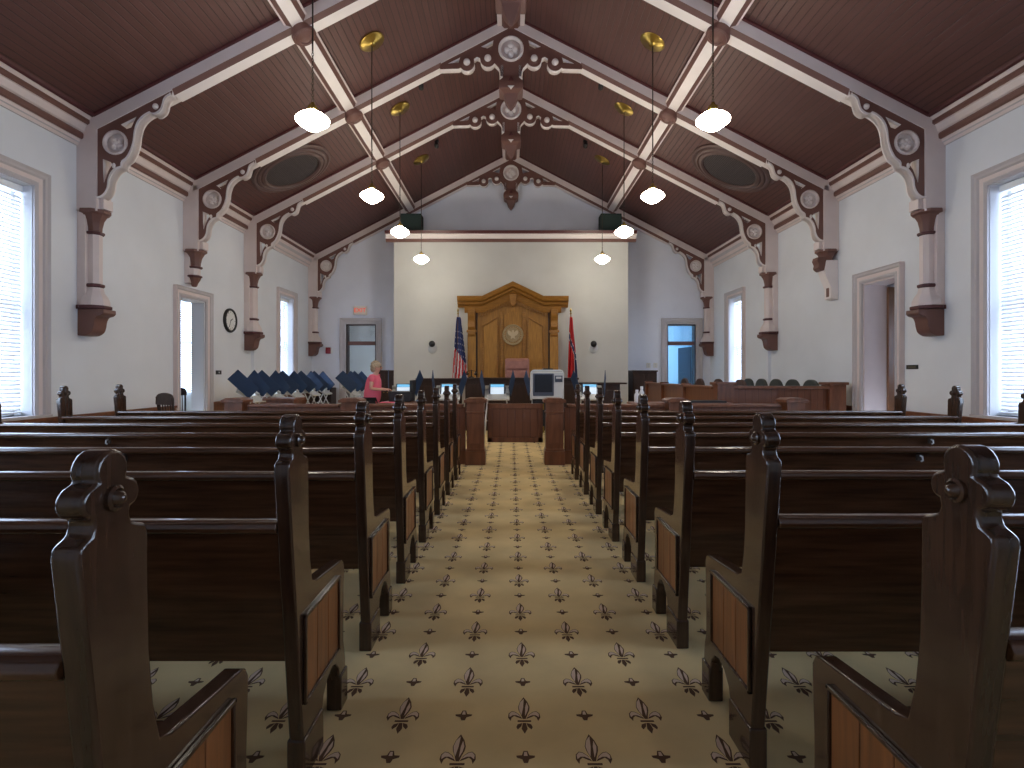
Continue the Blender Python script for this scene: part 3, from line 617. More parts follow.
# ------------------------------------------------------------------ pendant lamps
def make_pendant(s):
    t = thing('pendant_lamp', '', 'pendant lamp', group='milk glass pendant lamps'); top = ceil_z(2.2)-4.08
    M = Matrix.Rotation(s*TH, 3, 'Y')
    b = B(); b.lathe([(.0, -.075), (.03, -.075), (.045, -.06), (.06, -.045), (.18, -.03), (.205, -.015), (.205, .01)], (0, 0, top), 24, 0, M); b.build('canopy', BRASS, t, smooth=40)
    b = B(); z = .2; k = 0
    while z < .75:
        a = R(90*(k % 2)); pts = [(.011*math.cos(q)*math.cos(a), .011*math.cos(q)*math.sin(a), z+.02+.022*math.sin(q)) for q in [i*math.pi/4 for i in range(9)]]
        b.tube(pts, .0035, 5); z += .032; k += 1
    b.tube([(0, 0, z-.01), (0, 0, top-.05)], .009, 6); b.build('chain', CHAIN, t, smooth=60)
    b = B(); b.lathe([(.05, .115), (.055, .14), (.05, .16), (.025, .17), (.02, .20), (.0, .21)], (0, 0, 0), 16); b.build('fitter', BRASS, t, smooth=40)
    b = B(); b.lathe([(.0, -.105), (.04, -.103), (.07, -.09), (.13, -.05), (.178, -.008), (.182, .012), (.17, .032), (.12, .072), (.07, .098), (.045, .115)], (0, 0, 0), 28); b.build('lamp_shade', GLOW, t, smooth=40)
    return t
for s in (-1, 1):
    p0 = make_pendant(s)
    for k, y in enumerate((6.09, 8.68, 10.88, 13.47)):
        o = p0 if k == 0 else copy_tree(p0); o.location = (s*2.2+.02, y, 4.08)
        o['label'] = f'glowing milk glass pendant lamp, {("nearest and largest", "second nearest", "third nearest", "farthest and smallest")[k]} of the {"left" if s < 0 else "right"} row'

# ------------------------------------------------------------------ ceiling fittings
def on_slope(s, x, y): 
    ex = Vector((math.cos(TH), 0, -s*math.sin(TH))); nn = Vector((-s*math.sin(TH), 0, -math.cos(TH)))
    return Matrix((ex, Vector((0, 1, 0)) if True else 0, nn)).transposed()
for s in (-1, 1):
    t = thing('ceiling_vent', f'large round brown ceiling vent with dark grille, {"left" if s < 0 else "right"} slope', 'ceiling vent', (s*4.36, 11.02, ceil_z(4.36)))
    q = on_slope(s, 0, 0)
    b = B(); b.lathe([(.80, -.01), (.80, .03), (.76, .05), (.72, .035), (.70, .06), (.66, .07), (.64, .05), (.62, .075), (.57, .085), (.54, .06), (.53, .0)], (0, 0, 0), 48, 0, q, ring=True); b.build('ring_frame', VENTR, t, smooth=30)
    b = B(); b.lathe([(.54, .0), (.54, .04)], (0, 0, 0), 40, 0, q); b.build('grille', GRILLE, t)
for s in (-1, 1):
    for k, (x, y) in enumerate(((1.68, 10.35), (1.74, 12.95))):
        t = thing('ceiling_spotlight', f'small black spotlight by the {("second", "third")[k]} truss, {"left" if s < 0 else "right"} of the ridge', 'spotlight', (s*x, y, ceil_z(x)))
        b = B(); b.lathe([(.05, .01), (.05, -.03), (.02, -.04), (.02, -.09)], (0, 0, 0), 12); b.build('mount', BLACK, t, smooth=40)
        b = B(); b.lathe([(.035, -.07), (.05, -.05), (.05, .03), (.035, .05)], (0, 0, -.10), 14, 0, Matrix.Rotation(R(60), 3, 'X')); b.build('can', BLACK, t, smooth=40)
for s in (-1, 1):
    t = thing('loudspeaker', f'dark green box loudspeaker on the cornice ledge, {"left" if s < 0 else "right"} end', 'loudspeaker', (s*2.68, 15.0, 5.09))
    b = B(); b.box(-.28, -.2, 0, .28, .2, .5); b.build('cabinet', DGREEN, t, bevel=.012); b = B(); b.box(-.25, -.215, .03, .25, -.2, .47); b.build('grille', DGREEN, t, bevel=.006)

# ------------------------------------------------------------------ end wall fittings
def text(name, s, size, m, parent, loc, rot, ext=.002):
    cu = bpy.data.curves.new(name, 'FONT'); cu.body = s; cu.size = size; cu.align_x = 'CENTER'; cu.align_y = 'CENTER'; cu.extrude = ext
    t_ = bpy.data.objects.new('tmp', cu); C.objects.link(t_); dg = bpy.context.evaluated_depsgraph_get(); dg.update()
    me = bpy.data.meshes.new_from_object(t_.evaluated_get(dg)); bpy.data.objects.remove(t_); bpy.data.curves.remove(cu); me.materials.clear(); me.materials.append(m)
    o = bpy.data.objects.new(name, me); C.objects.link(o); o.parent = parent; o.location = loc; o.rotation_euler = rot; return o
t = thing('exit_sign', 'lit exit sign with red letters above the far doorway', 'exit sign', (-4.37, YE, 3.14))
b = B(); b.box(-.19, -.09, -.13, .19, 0, .13); b.build('housing', SIGNW, t, bevel=.01); text('lettering', 'EXIT', .17, SIGNR, t, (0, -.092, 0), (R(90), 0, 0))
t = thing('fire_alarm', 'small red fire alarm box on the end wall near the left corner', 'fire alarm', (-5.28, YE, 1.98))
b = B(); b.box(-.1, -.05, -.09, .04, 0, .09); b.build('body', ALARM, t, bevel=.008); b = B(); b.box(.045, -.045, -.085, .09, 0, .085); b.build('strobe', WHITE, t, bevel=.006)
for s, x in ((-1, -2.10), (1, 2.2)):
    t = thing('wall_camera', f'black dome camera on a pale plate, {"left" if s < 0 else "right"} of the oak backdrop', 'camera', (x, 14.8, 2.07))
    b = B(); b.lathe([(.12, 0), (.12, .02), (.10, .035)], (0, 0, -.08), 20, 0, Matrix.Rotation(R(90), 3, 'X') @ Matrix.Diagonal((1, 1.2, 1)).to_3x3()); b.build('plate', GREYP, t, smooth=40)
    b = B(); b.sphere((0, -.07, .03), .085, 16, 10); b.tube([(0, 0, .03), (0, -.06, .03)], .04); b.build('dome', BLACK, t, smooth=60)
for k, x in enumerate((4.0, 4.2)):
    t = thing('wall_outlet', ('white outlet plate above the dark cabinet, ' + ('beside' if k else 'farther from') + ' the blue doorway'), 'outlet', (x, YE, 1.55), group='outlet plates above the dark cabinet')
    b = B(); b.box(-.06, -.012, -.07, .06, 0, .07); b.build('plate', SIGNW, t, bevel=.004); b = B(); b.box(-.02, -.016, .01, .02, -.012, .045); b.box(-.02, -.016, -.045, .02, -.012, -.01); b.build('socket', GREYP, t)
t = thing('wall_clock', 'round white wall clock with black rim on the left wall', 'clock', (-WX, 11.40, 2.40), R(90))
M = Matrix.Rotation(R(90), 3, 'X')
b = B(); b.lathe([(.245, 0), (.25, .03), (.235, .055), (.205, .05), (.2, .03), (.2, 0)], (0, 0, 0), 36, 0, M, ring=True); b.build('rim', BLACK, t, smooth=35)
b = B(); b.lathe([(.205, 0), (.205, .032)], (0, 0, 0), 36, 0, M); f = b.build('dial', PAPER, t)
b = B()
for k in range(12):
    a = R(30*k); c, q = math.cos(a), math.sin(a); b.box(-.004, -.034, .155, .004, -.032, .19); b.xf(Matrix.Rotation(a, 3, 'Y'), len(b.v)-8)
b.build('hour_mark', BLACK, f)
for nm, ln, w, a in (('hour_hand', .09, .007, 62), ('minute_hand', .15, .005, 205)):
    b = B(); b.box(-w, -.040, -.02, w, -.036, ln); b.xf(Matrix.Rotation(R(a), 3, 'Y')); b.build(nm, BLACK, f)
t = thing('light_switch', 'dark switch plate on the wall below the clock', 'switch', (-WX, 10.98, 1.33), R(90)); b = B(); b.box(-.10, -.012, -.04, .10, 0, .04); b.build('plate', BLACK, t, bevel=.004); b = B(); b.box(-.012, -.022, -.015, .012, -.012, .015); b.build('toggle', GREYP, t)
t = thing('door_plaque', 'small black plaque on the right wall beside the doorway', 'plaque', (WX, 8.0, 1.40), R(-90)); b = B(); b.box(-.115, -.012, -.03, .115, 0, .03); b.build('plate', BLACK, t, bevel=.003); b = B(); b.box(-.08, -.0135, -.006, .08, -.012, .006); b.build('inscription', mat('dull gilt', (.2, .17, .1), .5), t)

# ------------------------------------------------------------------ oak backdrop with seal
t = thing('oak_backdrop', 'golden oak panelled backdrop with pediment behind the bench', 'panelled backdrop', (.05, 14.795, -.16))
top = [(-1.2, .16), (1.2, .16), (1.2, 3.2), (.75, 3.2), (0, 3.62), (-.75, 3.2), (-1.2, 3.2)]
b = B(); b.prism(top, -.07, 0); b.build('back_board', OAK, t)
for s in (-1, 1):
    b = B(); b.box(s*.98, -.15, .16, s*1.2, -.06, 2.5); b.box(s*.94, -.10, .16, s*.975, -.06, 3.1, 1); p = b.build('pilaster', [OAKP, DARKW], t, bevel=.008)
    b = B(); P = smooth_poly([(-.16, 2.45), (-.19, 2.52), (-.17, 2.62), (-.22, 2.70), (-.20, 2.85), (-.26, 3.0), (-.28, 3.16)]); b.prism([(-.06, 3.16), (-.06, 2.45)]+P, s*1.0, s*1.18, 'x'); b.box(s*.96, -.2, 2.56, s*1.22, -.06, 2.62); b.build('console', OAKD, p, bevel=.006)
# inner panels
def opanel(x0, x1, zt0, zt1, m):
    b = B(); P = [(x0, .5), (x1, .5), (x1, zt1), (x0, zt0)] ; b.prism(P, -.085, -.07, 'y', 0); o = b.build('panel', m, t)
    b = B(); w = .035
    for (p, q) in zip(P, P[1:]+P[:1]):
        d = Vector((q[0]-p[0], q[1]-p[1])).normalized(); nrm = Vector((-d.y, d.x))*w
        b.prism([(p[0]-d.x*w, p[1]-d.y*w), (q[0]+d.x*w, q[1]+d.y*w), (q[0]+d.x*w-nrm.x, q[1]+d.y*w-nrm.y), (p[0]-d.x*w-nrm.x, p[1]-d.y*w-nrm.y)], -.115, -.07)
    b.build('panel_moulding', OAKD, o, bevel=.006)
opanel(-.78, -.42, 2.72, 2.93, OAKP); opanel(.42, .78, 2.93, 2.72, OAKP)
b = B(); P = [(-.23, .5), (.23, .5), (.23, 3.02), (0, 3.14), (-.23, 3.02)]; b.prism(P, -.09, -.07); b.build('panel', OAK, t)
for s in (-1, 1):
    b = B(); b.box(s*.25, -.11, .5, s*.33, -.07, 3.1); b.build('stile', OAKD, t, bevel=.008)
# raked cornice
prof = [(-.07, 0), (-.14, .0), (-.16, .05), (-.22, .07), (-.24, .13), (-.30, .16), (-.33, .22), (-.35, .28), (-.07, .28)]
def cornice(path, nm, m, pr, base):
    b = B(); n = len(pr); vs = [(x, o, z+h) for x, z in path for o, h in pr]
    b.add(vs, [(i*n+k, i*n+(k+1) % n, (i+1)*n+(k+1) % n, (i+1)*n+k) for i in range(len(path)-1) for k in range(n)]+[tuple(range(n)), tuple((len(path)-1)*n+k for k in range(n))]); return b.build(nm, m, t, bevel=.004)
cornice([(-1.46, 3.22), (-.80, 3.22), (0, 3.60), (.80, 3.22), (1.46, 3.22)], 'cornice', OAKD, prof, 0)
cornice([(-1.28, 3.08), (-.80, 3.08), (0, 3.44), (.80, 3.08), (1.28, 3.08)], 'bed_moulding', OAKD, [(-.07, 0), (-.12, 0), (-.14, .05), (-.16, .15), (-.07, .15)], 0)
for k in range(26):
    x = -.88+k*1.76/25; z = 3.0+max(0, (.80-abs(x))*.45)
    if abs(x) < .06: continue
    b = B(); b.box(x-.02, -.15, z, x+.02, -.09, z+.08); b.build('dentil', OAKD, t)
b = B(); b.prism([(-.1, 3.56), (.1, 3.56), (.07, 3.3), (.0, 3.22), (-.07, 3.3)], -.24, -.1); b.build('keystone', OAKD, t, bevel=.012)
M = Matrix.Rotation(R(90), 3, 'X'); zc = 2.34
t = thing('relief_seal', 'round tan relief seal mounted on the oak backdrop', 'seal', (.05, 14.70, zc))
b = B(); b.lathe([(.275, 0), (.28, .03), (.265, .05), (.25, .04), (.24, .04), (.23, .03), (.185, .03), (.175, .04), (.165, .03), (0, .032)], (0, 0, 0), 40, 0, M); b.build('disc', SEAL, t, smooth=30)
b = B(); b.prism(smooth_poly([(0, .13), (.03, .10), (.035, .06), (.08, .10), (.13, .11), (.14, .04), (.10, -.02), (.05, -.04), (.06, -.11), (0, -.09), (-.06, -.11), (-.05, -.04), (-.10, -.02), (-.14, .04), (-.13, .11), (-.08, .10), (-.035, .06), (-.03, .10), (0, .13)])[:-1], -.06, -.03); b.build('emblem', mat('pale tan relief', (.62, .50, .32), .6), t, bevel=.008)
b = B()
for k in range(28):
    a = R(k*360/28); b.box(-.011, -.036, .194, .011, -.028, .222); b.xf(Matrix.Rotation(a, 3, 'Y'), len(b.v)-8)
b.build('raised_letter_marks', OAKD, t)

# ------------------------------------------------------------------ flags
def flag(name, label, x, y, paint, w=.165):
    t = thing(name, label, 'flag', (x, y, 0)); H = 2.86
    b = B(); b.lathe([(.14, 0), (.14, .03), (.05, .05), (.03, .10)], (0, 0, 0), 20); b.build('base', BRASS, t, smooth=40)
    b = B(); b.tube([(0, 0, .05), (0, 0, H)], .014, 8); b.build('pole', OAKP, t, smooth=60)
    b = B(); b.lathe([(.02, 0), (.028, .02), (.012, .05), (.03, .09), (.0, .17)], (0, 0, H), 10); b.build('finial', BRASS, t, smooth=40)
    b = B(); NU, NV = 28, 44
    for j in range(NV+1):
        v = j/NV; wd = w*(.28+1.0*v**.8); z = H-.08-v*1.72
        for i in range(NU+1):
            u = i/NU; px = (u-.35)*wd*2.0; py = -.03-.05*math.sin(u*math.pi*6+v*1.2)*(.4+.8*v)-.03*math.sin(u*11+v*3)
            b.v.append((px, py, z-.10*(u-.2)**2*(1 if v > .05 else 0)+.0))
    for j in range(NV):
        for i in range(NU):
            b.f.append([j*(NU+1)+i, j*(NU+1)+i+1, (j+1)*(NU+1)+i+1, (j+1)*(NU+1)+i]); b.m.append(paint((i+.5)/NU, (j+.5)/NV, i, j))
    o = b.build('cloth', [FRED, FBLUE, FWHITE], t, smooth=80)
    so = o.modifiers.new('cloth', 'SOLIDIFY'); so.thickness = .004
def us(u, v, i, j):
    if v < .52+.25*(u-.3): return 2 if (i % 5 == 2 and j % 4 == 1 and .15 < v) else 1
    return 2 if int(u*9+v*3) % 2 else 0
def ms(u, v, i, j):
    d = abs((v-.42)-(u-.5)*.28)
    if v < .62 and d < .06: return 2 if d > .042 else 1
    if u > .72 and v > .5: return 1 if u > .8 else 2
    return 0
flag('flag', 'stars and stripes flag on a pole left of the oak backdrop', -1.38, 14.45, us)
flag('flag', 'red flag with blue and white bands, right of the oak backdrop', 1.56, 14.45, ms, .11)

# ------------------------------------------------------------------ judge's bench, dais, chair
b = B(); b.box(-1.0, 13.40, 0, 1.45, 14.30, .22); o = b.build('bench_dais', CARPET, bevel=.01); tag(o, 'low carpeted platform under the judge bench', 'platform')
def paneled(b, x0, x1, y, z0, z1, n):
    w = (x1-x0)/n
    for k in range(n): b.box(x0+k*w+.05, y-.02, z0+.1, x0+(k+1)*w-.05, y, z1-.1, 1)
t = thing('judge_bench', 'long dark wooden judge bench in front of the oak backdrop', 'judge bench', (0, 0, 0))
b = B(); b.box(-1.05, 12.70, 0, 1.50, 12.78, 1.17); paneled(b, -1.05, 1.50, 12.70, .1, 1.17, 5); b.build('front_panel', [DARKW, DARKW], t, bevel=.006)
b = B(); b.box(-1.10, 12.62, 1.17, 1.55, 13.35, 1.215); b.build('desk_top', DARKW, t, bevel=.01)
for x in (-1.05, 1.46):
    b = B(); b.box(x, 12.78, 0, x+.04, 13.3, 1.17); b.build('side_panel', DARKW, t)
t = thing('clerk_desk', 'dark wooden desk adjoining the bench, right of the flag pole', 'desk', (0, 0, 0))
b = B(); b.box(1.62, 12.95, 0, 2.55, 13.0, 1.06); paneled(b, 1.62, 2.55, 12.95, .1, 1.02, 2); b.box(2.51, 13.0, 0, 2.55, 13.5, 1.06); b.build('front_panel', [DARKW, DARKW], t, bevel=.006); b = B(); b.box(1.58, 12.88, 1.06, 2.70, 13.55, 1.10); b.build('desk_top', DARKW, t, bevel=.01)
t = thing('clerk_desk', 'dark wooden desk adjoining the bench, left of the flag pole', 'desk', (0, 0, 0))
b = B(); b.box(-2.15, 12.95, 0, -1.15, 13.0, 1.16); paneled(b, -2.15, -1.15, 12.95, .1, 1.12, 2); b.box(-2.15, 13.0, 0, -2.11, 13.5, 1.16); b.build('front_panel', [DARKW, DARKW], t, bevel=.006); b = B(); b.box(-2.22, 12.88, 1.16, -1.12, 13.55, 1.20); b.build('desk_top', DARKW, t, bevel=.01)
t = thing('judge_chair', 'pink leather high-backed swivel chair behind the bench', 'chair', (.16, 14.05, .22))
b = B(); b.box(-.31, .16, .62, .31, .28, 1.48); b.build('backrest', LEATHER, t, bevel=.05, seg=4)
b = B(); b.box(-.27, .12, 1.20, .27, .17, 1.44); b.box(-.27, .12, .66, .27, .17, 1.16); b.build('back_cushion', LEATHER, t, bevel=.03, seg=3)
b = B(); b.box(-.30, -.32, .45, .30, .2, .58); b.build('seat', LEATHER, t, bevel=.04, seg=3)
for s in (-1, 1):
    b = B(); b.box(s*.28, -.2, .70, s*.36, .2, .76); b.box(s*.30, -.1, .5, s*.34, -.05, .72); b.build('armrest', LEATHER, t, bevel=.015)
b = B(); b.lathe([(.03, .06), (.03, .45)], seg=12)
for k in range(5): a = R(72*k); b.tube([(0, 0, .09), (.28*math.cos(a), .28*math.sin(a), .05)], .022); b.sphere((.28*math.cos(a), .28*math.sin(a), .03), .03, 8, 6)
b.build('swivel_base', BLACK, t, smooth=40)
t = thing('desk_ornament', 'small dark scales ornament on the bench, left end', 'ornament', (-.92, 12.9, 1.215))
b = B(); b.lathe([(.06, 0), (.06, .015), (.015, .03), (.012, .17), (.0, .19)], seg=12); b.build('stand', CHAIN, t, smooth=40)
b = B(); b.tube([(-.1, 0, .15), (0, 0, .165), (.1, 0, .15)], .007, 6); b.build('beam', CHAIN, t); 
for s in (-1, 1):
    b = B(); b.lathe([(.008, .055), (.04, .07), (.045, .085), (.004, .15)], (s*.1, 0, 0), 10); b.build('pan', CHAIN, t, smooth=40)

# dark cabinets by the end doors
for s, x0, x1 in ((-1, -3.66, -3.16), (1, 3.32, 3.98)):
    t = thing('dark_cabinet', f'tall dark wooden cabinet against the end wall, {"behind the woman" if s < 0 else "behind the jury rail"}', 'cabinet', ((x0+x1)/2, 15.4, 0)); w = (x1-x0)/2
    b = B(); b.box(-w, -.3, 0, w, .3, 1.36); b.build('body', DARKW, t, bevel=.008); b = B(); b.box(-w-.02, -.33, 1.36, w+.02, .33, 1.40); b.build('top', DARKW, t, bevel=.008)
    for q in (-1, 1):
        b = B(); b.box(q*.02, -.318, .1, q*(w-.03), -.3, 1.30); d = b.build('door', DARKW, t, bevel=.006); b = B(); b.sphere((q*.05, -.33, .8), .014, 8, 6); b.build('knob', BRASS, d)
t = thing('low_bookcase', 'low dark bookcase in the far left corner by the doorway', 'bookcase', (-5.35, 15.75, 0))
b = B(); b.box(-.3, -.18, 0, -.27, .25, .9); b.box(.27, -.18, 0, .3, .25, .9); b.box(-.3, .22, 0, .3, .25, .9); b.build('side_panel', DARKW, t)
for z in (.04, .45, .88):
    b = B(); b.box(-.3, -.2, z, .3, .25, z+.03); b.build('shelf', DARKW, t, bevel=.004)

# ------------------------------------------------------------------ court rail and gate
RY = 7.91
def rail_post(name, x, label, w=.25, y=RY, h=.91):
    t = thing(name, label, 'rail post', (x, y, 0), group='posts of the court rail')
    b = B(); b.box(-w/2, 0, .22, w/2, w, h-.02); b.box(-w/2+.03, -.008, .30, w/2-.03, .0, .72); b.build('shaft', COURTP, t, bevel=.005)
    b = B(); b.box(-w/2-.02, -.02, 0, w/2+.02, w+.02, .20); b.box(-w/2-.01, -.01, .2, w/2+.01, w+.01, .23); b.build('plinth', COURTP, t, bevel=.006)
    b = B(); b.box(-w/2-.012, -.012, .74, w/2+.012, w+.012, .765); b.build('band', COURTP, t, bevel=.004)
    b = B(); b.box(-w/2-.035, -.035, h-.02, w/2+.035, w+.035, h+.02); b.prism([(-w/2-.03, h+.02), (w/2+.03, h+.02), (w/2-.03, h+.045), (-w/2+.03, h+.045)], -.03, w+.03); b.build('cap', COURTP, t, bevel=.005)
PX = (-3.97, -2.30, -.51, .625, 2.385, 4.07)
PL = ('rail post at the far left end, beside the side doorway', 'rail post in front of the woman in pink', 'rail post left of the swing gate', 'rail post right of the swing gate', 'rail post in front of the white bottles', 'rail post at the right end, before the jury box')
for x, l in zip(PX, PL): rail_post('rail_post', x, l)
for (a, c), l in zip(((0, 1), (1, 2), (3, 4), (4, 5)), ('panelled court rail in front of the voting booth row', 'panelled court rail between the woman in pink and the gate', 'panelled court rail right of the swing gate', 'panelled court rail in front of the jury box')):
    x0, x1 = PX[a]+.15, PX[c]-.15; t = thing('court_rail', l, 'rail', ((x0+x1)/2, RY+.1, 0), group='sections of the court rail'); w = (x1-x0)/2
    b = B(); b.box(-w, 0, .2, w, .06, .82); b.build('panel', COURT, t); b = B(); b.box(-w, -.03, 0, w, .09, .2); b.build('plinth', COURTP, t, bevel=.005)
    b = B(); b.box(-w+.03, -.05, .82, w-.03, .11, .865); b.build('cap_rail', COURTP, t, bevel=.01)
t = thing('swing_gate', 'low brown panelled swing gate at the end of the aisle', 'gate', (.06, RY+.11, 0)); w = .40
b = B(); b.box(-w, 0, .31, w, .035, .86); b.build('panel', COURT, t, bevel=.004)
b = B(); b.box(-w, -.015, .80, w, .05, .87); b.box(-w, -.012, .31, w, .047, .38); b.box(-w, -.012, .31, -w+.07, .047, .86); b.box(w-.07, -.012, .31, w, .047, .86); b.build('gate_frame', COURTP, t, bevel=.005)
for z in (.45, .78):
    b = B(); b.box(w-.005, .0, z, w+.02, .03, z+.09); b.build('hinge', BRASS, t)

# ------------------------------------------------------------------ jury box
t = thing('jury_box', 'panelled wooden jury box rail along the right wall', 'jury box', (-.12, -.4, 0)); t.scale = (1, 1, .93)
b = B(); b.box(3.62, 9.95, .12, 3.68, 14.6, 1.12); b.build('long_panel', COURTY, t); b = B(); b.box(3.56, 9.9, 1.12, 3.74, 14.65, 1.17); b.build('long_rail', COURTP, t, bevel=.01)
b = B(); b.box(3.58, 9.9, 0, 3.72, 14.65, .12); b.build('plinth', COURTP, t, bevel=.005)
for y in (11.5, 13.1, 14.55):
    b = B(); b.box(3.56, y, .1, 3.74, y+.12, 1.2); b.build('stile', COURTP, t, bevel=.006)
b = B(); b.box(3.85, 9.74, .12, 5.5, 9.8, 1.13); b.build('end_panel', COURT, t); b = B(); b.box(3.85, 9.68, 1.13, 5.5, 9.86, 1.18); b.build('end_rail', COURTP, t, bevel=.01)
b = B(); b.box(3.85, 9.7, 0, 5.5, 9.84, .12); b.build('plinth', COURTP, t, bevel=.005)
for x in (3.58, 5.46):
    b = B(); b.box(x, 9.68, 0, x+.28, 9.94, 1.2); b.box(x-.03, 9.65, 1.2, x+.31, 9.97, 1.25); b.build('corner_post', COURTP, t, bevel=.006)
def jury_chair(m):
    t = thing('jury_chair', '', 'chair')
    b = B(); P = smooth_poly([(-.24, .62), (-.25, 1.05), (-.22, 1.20), (-.12, 1.28), (0, 1.30), (.12, 1.28), (.22, 1.20), (.25, 1.05), (.24, .62)]); b.prism(P, .18, .25); b.build('backrest', m, t, bevel=.02, seg=3)
    b = B(); b.box(-.25, -.25, .44, .25, .2, .54); b.build('seat', m, t, bevel=.03, seg=3)
    b = B(); b.lathe([(.2, 0), (.2, .02), (.03, .06), (.03, .45)], seg=14); b.build('pedestal', BLACK, t, smooth=40)
    return t
jc = jury_chair(CHAIRG); jb = jury_chair(CHAIRB)
for k, y in enumerate((9.85, 10.5, 11.15, 11.8, 12.45)):
    o = jc if k == 0 else copy_tree(jc); o.location = (5.12, y, -.10); o.rotation_euler[2] = R(-90); o['group'] = 'dark jury chairs in the back row'
    o['label'] = f'grey green jury chair by the right wall, {("nearest", "second", "third", "fourth", "farthest")[k]} of the back row'
for k, y in enumerate((10.3, 11.4, 12.5, 13.6)):
    o = jb if k == 0 else copy_tree(jb); o.location = (4.05, y, -.10); o.rotation_euler[2] = R(-90); o['group'] = 'brown jury chairs in the front row'
    o['label'] = f'brown jury chair just behind the jury rail, {("nearest", "second", "third", "farthest")[k]} of the front row'

# ------------------------------------------------------------------ tables and small things behind the rail
def table(name, label, x0, x1, y0, y1, h, m, cat='table'):
    t = thing(name, label, cat, ((x0+x1)/2, (y0+y1)/2, 0)); w, d = (x1-x0)/2, (y1-y0)/2
    b = B(); b.box(-w, -d, h-.035, w, d, h); b.build('table_top', m, t, bevel=.008)
    b = B(); b.box(-w+.05, -d+.05, h-.13, w-.05, d-.05, h-.035); b.build('apron', m, t)
    for sx in (-1, 1):
        for sy in (-1, 1):
            b = B(); b.lathe([(.022, 0), (.03, .1), (.035, h-.16), (.035, h-.035)], (sx*(w-.09), sy*(d-.09), 0), 8, 0, None, .5); b.build('leg', m, t, smooth=30)
table('counsel_table', 'long brown table behind the rail holding a black folder and bottles', 1.9, 3.45, 8.55, 9.1, .85, COURTP)
t = thing('folder', 'black folder lying on the brown table near the jury box', 'folder', (3.08, 8.8, .85)); b = B(); b.box(-.28, -.18, 0, .28, .18, .03); b.build('cover', BLACK, t, bevel=.004); b = B(); b.box(-.26, -.17, .006, .275, .17, .024); b.xf(Matrix.Translation((.01, .012, 0))); b.build('pages', PAPER, t)
for k, (x, hh) in enumerate(((2.03, .20), (2.12, .25))):
    t = thing('spray_bottle', ('shorter' if k == 0 else 'taller')+' of the two white bottles on the brown table', 'bottle', (x-.03, 8.8+.06*k, .85))
    b = B(); b.lathe([(.038, 0), (.042, .01), (.042, hh*.6), (.02, hh*.78), (.02, hh*.82)], seg=16); b.build('body', WHITE, t, smooth=40); b = B(); b.lathe([(.024, hh*.82), (.024, hh), (.0, hh)], seg=12); b.build('cap', WHITE, t, smooth=40)
table('work_table', 'small table holding the black case in front of the woman', -2.5, -1.75, 10.3, 11.2, .76, COURTP)
t = thing('equipment_case', 'open black case on the table in front of the woman', 'case', (-2.15, 10.95, .76))
b = B(); b.box(-.21, -.25, 0, .21, .25, .20); b.build('body', BLACK, t, bevel=.015); b = B(); b.box(.19, -.25, .19, .23, .25, .42); b.build('lid', BLACK, t, bevel=.012); b = B(); b.tube([(-.06, -.25, .1), (-.05, -.29, .1), (.05, -.29, .1), (.06, -.25, .1)], .01); b.build('handle', BLACK, t)
t = thing('pink_sheet', 'flat pink sheet on the table beside the black case', 'folder', (-2.27, 10.45, .76)); b = B(); b.box(-.19, -.12, 0, .19, .12, .012); b.build('cover', PINK, t, bevel=.002)  # thin flat pink slab
t = thing('side_cabinet', 'small brown wooden cabinet in front of the voting booths', 'cabinet', (-3.72, 9.1, 0))
b = B(); b.box(-.22, -.2, 0, .22, .2, .87); b.build('body', COURTP, t, bevel=.006); b = B(); b.box(-.26, -.24, .87, .26, .24, .91); b.build('top', COURTP, t, bevel=.006); b = B(); b.box(-.18, -.212, .1, .18, -.2, .80); d = b.build('door', COURTP, t, bevel=.004); b = B(); b.sphere((.14, -.225, .55), .014, 8, 6); b.build('knob', BRASS, d)
def wood_chair(label, loc, rz):
    t = thing('wooden_chair', label, 'chair', loc, rz)
    b = B(); b.box(-.22, -.22, .43, .22, .22, .46); b.build('seat', DARKW, t, bevel=.01)
    for sx in (-1, 1):
        b = B(); b.tube([(sx*.19, -.19, 0), (sx*.18, -.18, .44)], .018); b.build('leg', DARKW, t, smooth=50)
        b = B(); b.tube([(sx*.2, .24, 0), (sx*.19, .19, .45), (sx*.2, .26, .96)], .018); b.build('leg', DARKW, t, smooth=50)
    b = B(); P = smooth_poly([(-.23, .84), (-.2, .98), (0, 1.02), (.2, .98), (.23, .84)]); b.prism(P, .235, .265); b.build('crest_rail', DARKW, t, bevel=.006)
    for k in range(5):
        b = B(); b.tube([(-.14+.07*k, .2, .46), (-.14+.07*k, .25, .86)], .01, 6); b.build('spindle', DARKW, t, smooth=50)
wood_chair('dark wooden spindle-back chair against the left wall before the doorway', (-5.02, 8.45, 0), R(150))
wood_chair('dark wooden chair inside the room beyond the left doorway', (-7.0, 11.6, 0), R(40))

